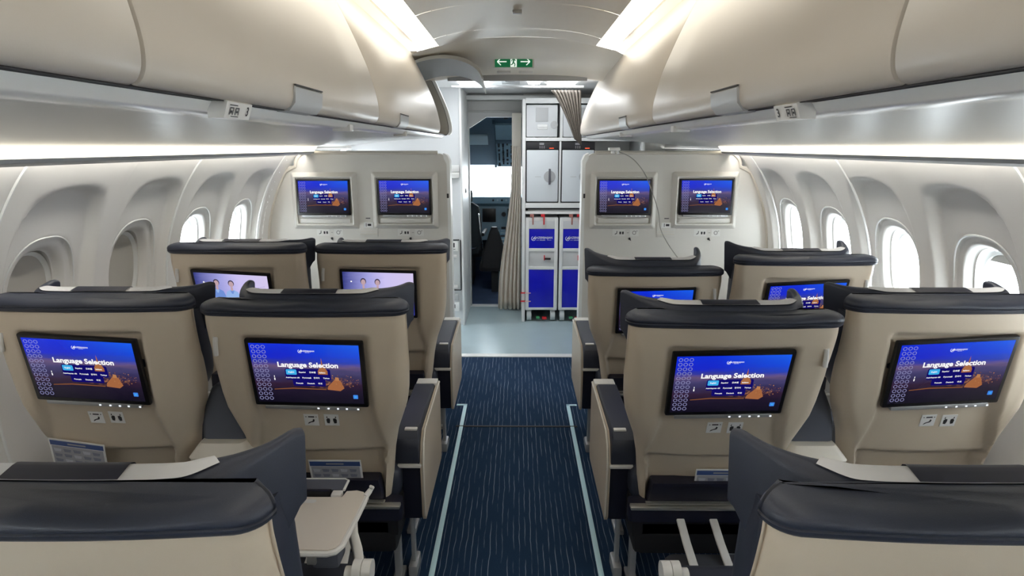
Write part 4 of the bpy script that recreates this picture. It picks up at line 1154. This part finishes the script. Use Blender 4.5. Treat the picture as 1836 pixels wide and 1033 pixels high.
rel(mb.build('trolley_bay', M_DARKG, root))
def oven(x0, x1, lab):
    root = empty('galley_oven', ((x0 + x1) / 2, GY, 1.12), lab, 'oven', 'galley ovens'); h = (x1 - x0) / 2
    mb = MB(); mb.bb(-h, h, 0, .4, .003, .54, .004); mb.build('oven_body', M_DARKG, root)
    mb = MB(); mb.bb(-h + .008, h - .006, -.014, .0, .012, .468, .006); dr = mb.build('oven_door', M_OVEN, root)
    mb = MB(); mb.cyl((.065, -.013, .235), (.065, -.020, .235), .052, n=32); mb.cyl((.065, -.020, .235), (.065, -.024, .235), .040, n=32); mb.build('handle_recess', mat('recess_grey', (.42, .43, .45), .4), dr)
    mb = MB(); mb.bb(.056, .074, -.040, -.018, .165, .305, .005); mb.build('door_handle', mat('oven_handle', (.10, .10, .12), .4), dr)
    mb = MB(); mb.bb(-.065, -.012, -.0152, -.014, .232, .236); mb.build('maker_line', M_LIP, dr)
    mb = MB(); mb.bb(-h + .004, h - .004, -.012, 0, .474, .536, .004); cp = mb.build('control_panel', mat('oven_black', (.025, .025, .03), .35), root)
    mb = MB()
    mb.bb(-.028, .012, -.0140, -.012, .512, .530)
    for i in range(3):
        for j in range(2): mb.bb(-.028 + i * .018, -.018 + i * .018, -.0140, -.012, .482 + j * .013, .490 + j * .013)
    mb.build('buttons', mat('oven_buttons', (.3, .3, .32), .4), cp)
    mb = MB(); mb.bb(.06, .10, -.0140, -.012, .480, .487); mb.build('warning_light', E_OVLED, cp)
oven(.078, .373, 'white galley oven next to the corridor, its dark round handle fully in view')
oven(.394, .690, 'white galley oven partly hidden behind the right bulkhead')
def box(x0, x1, lab):
    root = empty('galley_container', ((x0 + x1) / 2, GY, 1.695), lab, 'container', 'galley containers'); h = (x1 - x0) / 2
    mb = MB(); mb.bb(-h, h, -.008, .4, .006, .278, .008); mb.build('container_door', M_GREYM, root)
    mb = MB(); mb.bb(-.055, .055, -.011, -.006, .135, .255, .003); mb.build('vent_plate', mat('vent_grey', (.48, .49, .50), .5), root)
    mb = MB(); mb.bb(-.042, .050, -.013, -.006, .070, .112, .008); mb.bb(-.03, .045, -.016, -.010, .088, .098, .003); mb.build('pull_handle', M_GALW, root)
    mb = MB(); mb.cyl((.108, -.008, .11), (.108, -.016, .11), .032, n=24); mb.bb(.092, .124, -.020, -.012, .106, .114); mb.build('turn_lock', M_LIP, root)
    mb = MB(); mb.bb(-.07, -.06, -.014, 0, -.002, .01); mb.bb(.05, .06, -.014, 0, -.002, .01); mb.build('hinge', M_SILV2, root)
box(.080, .355, 'grey galley container above the first oven, whole front in view')
box(.404, .690, 'grey galley container half hidden behind the gathered curtain')
mb = MB(); mb.bb(.365, .376, GY - .005, GY + .02, 1.70, 1.98); rel(mb.build('shadow_gap', M_DARKG, root))

# pleated curtain hanging at the cockpit doorway
mb = MB(); rows = []
for j in range(21):
    t = j / 20; z = 1.62 - (1.62 - .02) * t
    xl = -.050 - .045 * S(t * 1.2) - .095 * S((t - .2) / .8); xr = .040
    row = []
    for k in range(81):
        u = k / 80; x = xl + (xr - xl) * u
        row.append((x, 5.89 + .028 * math.sin(u * 2 * PI * 5.3 + .5 * math.sin(u * 9)) * (.45 + .55 * t), z))
    rows.append(row)
mb.loft(rows, False)
cu = mb.build('doorway_curtain', M_CURT, ang=80, fixn=False)
md = cu.modifiers.new('thickness', 'SOLIDIFY'); md.thickness = .004
tag(cu, 'beige pleated curtain hanging between the cockpit doorway and the galley', 'curtain')
root = empty('cockpit_door_leaf', (0, 6.0, 0), 'cream edge of the opened cockpit door between the curtain and the galley', 'door')
mb = MB(); mb.bb(-.052, .040, -.035, .035, .01, 1.93, .006); mb.build('door_panel', M_TRIMB, root)
mb = MB(); mb.bb(-.058, -.050, -.02, .02, 1.30, 1.36, .003); mb.build('door_lock', M_SILV2, root)
# gathered taupe curtain at the end of the right bins
mb = MB(); rows = []
for j in range(17):
    t = j / 16; z = 2.05 - .42 * t
    xl = .265 + .20 * t ** .8; xr = .50 + .02 * t
    rows.append([(xl + (xr - xl) * k / 60, 4.99 + .05 * t + .022 * math.sin(k / 60 * 2 * PI * 8) * (1 - .5 * t), z + .05 * (t) * (1 - k / 60) - .10 * S((k / 60 - .0) / .5) * 0) for k in range(61)])
mb.loft(rows, False)
cu = mb.build('gathered_curtain', M_CURT2, ang=80, fixn=False)
md = cu.modifiers.new('thickness', 'SOLIDIFY'); md.thickness = .004
tag(cu, 'dark taupe curtain gathered up at the end of the right bins', 'curtain')
mb = MB(); mb.cyl((-.52, 4.96, 2.075), (.52, 4.96, 2.075), .010, n=10)
tag(mb.build('curtain_rail', M_LIP), 'grey curtain rail across the vestibule ceiling', 'rail')

# ------------------------------------------------------------------ vestibule: attendant wall, door header, lights
mb = MB(); mb.bb(-.50, -.48, 5.36, 6.08, 0, 2.11, .005)
struct(mb.build('wall_corridor', M_GALW), 'white corridor wall beside the cockpit door', 'wall')
root = empty('attendant_panel', (-.6, 5.38, 0), 'pale attendant station panel seen past the left bulkhead', 'panel')
def rel(o): o.matrix_parent_inverse = Matrix.Translation((.6, -5.38, 0)); return o
mb = MB(); mb.bb(-1.6, -.50, 5.38, 5.42, 0, 2.11); rel(mb.build('panel_board', M_GREYM, root, smooth=False))
mb = MB(); mb.bb(-1.1, -.505, 5.355, 5.38, 1.40, 1.46, .012); mb.bb(-1.1, -.505, 5.345, 5.38, 1.345, 1.40, .02); rel(mb.build('headrest_ledge', M_GALW, root))
mb = MB(); mb.bb(-1.0, -.515, 5.365, 5.38, .34, .80, .01); rel(mb.build('jump_seat', mat('jump_seat_grey', (.60, .62, .62), .4), root))
mb = MB(); mb.bb(-.80, -.52, 5.358, 5.37, .795, .805); mb.bb(-.80, -.51, 5.358, 5.37, .335, .342); mb.bb(-.512, -.506, 5.36, 5.372, .34, .80); rel(mb.build('panel_joint', M_INK, root))
mb = MB(); mb.bb(-.62, -.54, 5.35, 5.37, .64, .665, .008); mb.bb(-.62, -.54, 5.35, 5.37, .355, .385, .008); rel(mb.build('grab_bar', M_WPL, root))
mb = MB(); mb.bb(-.60, -.53, 5.352, 5.366, .70, .79, .002, 0); mb.bb(-.573, -.560, 5.349, 5.353, .735, .775, 0, 1); mb.bb(-.580, -.555, 5.349, 5.353, .715, .720, 0, 1); rel(mb.build('instruction_label', [M_STICK, M_INK], root))
mb = MB(); mb.bb(-.60, -.54, 5.352, 5.372, .24, .30, .003); rel(mb.build('vent_grille', M_LIP, root))
mb = MB(); mb.bb(-.61, -.53, 5.352, 5.366, .14, .225, .002, 0); mb.bb(-.578, -.566, 5.349, 5.353, .17, .205, 0, 1); mb.bb(-.60, -.592, 5.349, 5.353, .17, .195, 0, 1); rel(mb.build('warning_label', [M_STICK, M_INK], root))
mb = MB(); mb.bb(-.492, -.470, 5.62, 5.66, 1.20, 1.24, .004); mb.cyl((-.47, 5.64, 1.215), (-.466, 5.64, 1.215), .014, n=14)
tag(mb.build('door_stop', M_SILV2), 'small round catch on the white corridor wall', 'catch')
# header above the cockpit door
mb = MB(); mb.bb(-.48, .06, 6.06, 6.10, 1.94, 2.11); mb.bb(-.48, .06, 6.045, 6.07, 1.938, 1.955, .004)
struct(mb.build('wall_door_header', M_PSU), 'grey header panel over the cockpit doorway', 'wall')
mb = MB(); mb.prism([(-.50, 0), (-.468, 0), (-.468, 1.79), (-.30, 1.895), (.06, 1.895), (.06, 1.94), (-.50, 1.94)], 'y', 6.05, 6.12)
struct(mb.build('door_1', mat('door_frame_grey', (.45, .46, .46), .4), ang=20), 'pale cockpit door frame with a chamfered upper corner', 'door')
mb = MB(); mb.bb(-1.75, -.50, 6.06, 6.12, 0, 2.12); mb.bb(.06, 1.75, 6.08, 6.14, 0, 2.12)
struct(mb.build('wall_front', M_BULK, smooth=False), 'partition between vestibule and cockpit', 'wall')
mb = MB(); mb.bb(-.48, .06, 6.04, 6.12, -.01, .008, .002)
struct(mb.build('trim_50', M_EDGE), 'white door sill of the cockpit', 'trim')
# ceiling lamps and fittings of the vestibule
mb = MB(); mb.bb(-.46, -.22, 4.70, 5.10, 2.100, 2.112, .004)
tag(mb.build('vestibule_lamp', E_VEST), 'white lamp panel in the vestibule ceiling beside the open locker', 'light', 'vestibule lamps')
mb = MB(); mb.bb(.24, .46, 4.70, 5.10, 2.100, 2.112, .004)
tag(mb.build('vestibule_lamp', E_VEST), 'white lamp panel in the vestibule ceiling near the taupe curtain', 'light', 'vestibule lamps')
mb = MB(); mb.cyl((.13, 4.9, 2.112), (.13, 4.9, 2.09), .055, .045, 24)
tag(mb.build('ceiling_speaker', E_VEST), 'round white dome light in the vestibule ceiling', 'light')
mb = MB(); mb.bb(-.12, .02, 4.7, 5.0, 2.095, 2.112, .004); mb.bb(-.09, -.02, 4.72, 4.76, 2.088, 2.098, .002)
tag(mb.build('ceiling_plate', M_LIP), 'grey fitting plate in the vestibule ceiling', 'plate')
mb = MB(); mb.bb(-.60, .60, 5.95, 6.04, 2.05, 2.09, .006)
struct(mb.build('trim_51', M_EDGE), 'white beam above the cockpit doorway', 'trim')

# ------------------------------------------------------------------ cockpit
mb = MB(); mb.bb(-1.0, 1.0, 6.12, 8.6, -.04, .0)
struct(mb.build('floor_cockpit', M_CKFLR, smooth=False), 'dark blue grey cockpit floor', 'floor')
for nm_, q in (('left', (-1.05, -1.0, 6.14, 8.2, 0, 2.1)), ('right', (1.0, 1.05, 6.14, 8.2, 0, 2.1)), ('nose', (-1.0, 1.0, 7.96, 8.0, 0, .98))):
    mb = MB(); mb.bb(*q); struct(mb.build('wall_cockpit_' + nm_, M_CKDARK, smooth=False), 'dark lining of the cockpit', 'wall')
mb = MB(); mb.prism([(6.12, 1.985), (6.65, 1.93), (7.5, 1.40), (7.9, 1.36), (7.9, 2.1), (6.12, 2.1)], 'x', -1.0, 1.0)
struct(mb.build('ceiling_cockpit', M_CKDARK, ang=10), 'dark blue grey cockpit ceiling', 'ceiling')
# overhead panel, inclined
A, B = Vector((0, 6.70, 1.895)), Vector((0, 7.48, 1.408)); dirv = (B - A); Lp = dirv.length; dv = dirv.normalized(); nv = Vector((0, dv.z, -dv.y)); nv = -nv if nv.z > 0 else nv
def ovp(x, s, h): q = A + dv * s + nv * h; return (x, q.y, q.z)
def obox(mb, x0, x1, s0, s1, h0, h1, mi=0):
    vs = [ovp(x, s, h) for h in (h0, h1) for x, s in ((x0, s0), (x1, s0), (x1, s1), (x0, s1))]
    mb.add(vs, [[0, 1, 2, 3], [4, 5, 6, 7], [0, 1, 5, 4], [1, 2, 6, 5], [2, 3, 7, 6], [3, 0, 4, 7]], mi)
root = empty('switch_console', (-.1, 7.1, 1.7), 'blue grey cockpit overhead panel covered with switches', 'instrument panel')
def rel(o): o.matrix_parent_inverse = Matrix.Translation((.1, -7.1, -1.7)); return o
mb = MB(); obox(mb, -.24, .24, .05, Lp, .005, .03); rel(mb.build('panel_plate', M_CKPAN, root, smooth=False))
mb = MB()
for i in range(9):
    for j in range(12):
        if random.random() < .75:
            x, s_ = -.21 + i * .048, .42 + j * .042; r_ = random.uniform(.006, .013); obox(mb, x - r_, x + r_, s_ - r_ * .8, s_ + r_ * .8, .03, .046)
rel(mb.build('button_pattern', M_CKKNOB, root, smooth=False))
mb = MB()
for j in range(9): obox(mb, -.02, .20, .10 + j * .026, .112 + j * .026, .03, .036)
rel(mb.build('breaker_rows', M_CKLIT, root, smooth=False))
mb = MB(); obox(mb, -.24, .24, .34, .385, .03, .05); obox(mb, -.27, -.245, .0, Lp, .0, .05); rel(mb.build('panel_frame', M_CKDARK, root, smooth=False))
mb = MB(); obox(mb, -.56, -.33, .26, .44, .01, .03)
tag(mb.build('sun_visor_pouch', M_CKLIT, smooth=False), 'pale flat pouch on the cockpit ceiling left of the overhead panel', 'pouch')
mb = MB(); mb.cyl((-.12, 6.62, 1.925), (-.12, 6.62, 1.90), .03, .02, 14); 
tag(mb.build('cockpit_dome_lamp', M_CKKNOB), 'small dark dome fitting on the cockpit ceiling', 'lamp')
# glareshield and instrument panel
root = empty('instrument_panel', (-.1, 7.75, .6), 'cockpit instrument panel with glareshield and dark displays', 'instrument panel')
def rel(o): o.matrix_parent_inverse = Matrix.Translation((.1, -7.75, -.6)); return o
mb = MB(); mb.prism([(7.60, .92), (7.62, 1.0), (7.94, 1.03), (7.94, .90), (7.70, .88)], 'x', -.95, .95); rel(mb.build('glareshield', M_CKPAN, root, ang=20))
mb = MB()
for i in range(9): mb.cyl((-.30 + i * .055, 7.612, .962), (-.30 + i * .055, 7.595, .96), .012, n=12, mi=i % 2)
rel(mb.build('autopilot_knobs', [M_CKKNOB, M_CKLIT], root))
mb = MB(); mb.prism([(7.72, .88), (7.66, .45), (7.8, .45), (7.8, .9)], 'x', -.95, .95); rel(mb.build('panel_face', M_CKPAN, root, ang=20))
for x0, x1, z0, z1 in ((-.44, -.27, .68, .85), (-.85, -.66, .68, .85), (-.64, -.47, .68, .85), (-.12, .06, .68, .85)):
    mb = MB(); mb.bb(x0, x1, 7.665, 7.685, z0, z1, .004); rel(mb.build('flight_display', M_BLACK, root))
mb = MB(); mb.cyl((-.17, 7.66, .78), (-.17, 7.645, .78), .028, n=16); mb.bb(-.2, -.14, 7.64, 7.66, .55, .62); rel(mb.build('gear_lever', M_CKKNOB, root))
root = empty('centre_pedestal', (-.18, 7.2, 0), 'pale cockpit pedestal with levers and keypads', 'pedestal')
def rel(o): o.matrix_parent_inverse = Matrix.Translation((.18, -7.2, 0)); return o
mb = MB(); mb.prism([(7.05, 0), (7.05, .40), (7.15, .44), (7.45, .56), (7.60, .60), (7.60, 0)], 'x', -.30, .10); rel(mb.build('pedestal_body', M_CKPAN, root, ang=20))
mb = MB()
for i in range(5):
    for j in range(7):
        y = 7.07 + j * .078; z = interp([(7.05, .40), (7.15, .44), (7.45, .56), (7.64, .60)], y); mb.bb(-.28 + i * .075, -.225 + i * .075, y, y + .05, z, z + .015, 0, (i + j) % 3 // 2)
rel(mb.build('key_pattern', [M_CKLIT, M_CKKNOB], root, smooth=False))
mb = MB(); mb.bb(-.14, -.12, 7.25, 7.29, .5, .66, .004); mb.bb(-.07, -.05, 7.25, 7.29, .5, .66, .004); rel(mb.build('thrust_levers', M_CKKNOB, root))
def pilot_seat(X, Y, ztop, lab):
    root = empty('pilot_chair', (X, Y, 0), lab, 'pilot seat', None)
    mb = MB(); mb.loft([[(x, y + (z - .4) * -.08, z) for x, y in rrect(-w_, w_, -.06, .06, .04, 4)] for z, w_ in ((.40, .20), (.5, .23), (.8, .23), (ztop - .2, .20), (ztop - .16, .14))]); mb.build('backrest', M_SEATC, root)
    mb = MB(); mb.loft([[(x, y - .04, z) for x, y in rrect(-w_, w_, -.05, .05, .04, 4)] for z, w_ in ((ztop - .17, .10), (ztop - .14, .13), (ztop - .03, .13), (ztop, .10))]); mb.build('headrest', mat('headrest_green', (.05, .08, .07), .9), root)
    mb = MB(); mb.box((0, .25, .40), (.46, .46, .12), .04); mb.build('seat_cushion', M_SEATC, root)
    mb = MB(); mb.bb(-.12, .12, .05, .4, 0, .36, .02); mb.build('seat_pedestal', M_CKKNOB, root)
    for s_ in (-1, 1):
        mb = MB(); mb.tube([(s_ * .24, -.02, .62), (s_ * .26, .12, .64), (s_ * .26, .32, .63)], .022, 8); mb.build('armrest', M_CKKNOB, root)
    mb = MB(); mb.tube([(.17, -.05, ztop - .22), (.20, -.09, .85), (.22, -.08, .60), (.23, -.02, .45)], .014, 8); mb.tube([(-.02, -.08, .50), (.06, -.1, .46), (.18, -.08, .48)], .010, 6); mb.build('harness_strap', M_CHROME, root)
pilot_seat(-.64, 6.98, 1.15, 'dark pilot seat with headrest seen through the cockpit doorway')
root = empty('observer_chair', (-.25, 6.62, 0), 'low black folding observer seat in the middle of the cockpit', 'pilot seat')
mb = MB(); mb.loft([[(x, y - (z - .3) * .1, z) for x, y in rrect(-w_, w_, -.04, .04, .03, 4)] for z, w_ in ((.30, .15), (.45, .14), (.60, .085), (.70, .055), (.76, .03))]); mb.build('backrest', M_BLKM, root)
mb = MB(); mb.box((0, .14, .30), (.34, .32, .10), .03); mb.build('seat_cushion', M_BLKM, root)
mb = MB(); mb.bb(-.04, .04, .06, .2, 0, .27, .01); mb.build('seat_post', M_CKKNOB, root)
# windshield
root = bpy.data.objects.new('window_30', None); C.objects.link(root); root.location = (0, 7.95, 1.2); struct(root, 'bright cockpit windshield', 'window')
mb = MB(); mb.bb(-1.0, 1.0, .0, .008, -.2, .25); mb.build('pane', M_GLASS, root, smooth=False)
mb = MB(); mb.bb(-1.0, -.96, -.02, .03, -.2, .25); mb.bb(.16, .22, -.02, .03, -.2, .25); mb.bb(.96, 1.0, -.02, .03, -.2, .25); mb.build('window_post', M_CKDARK, root, smooth=False)
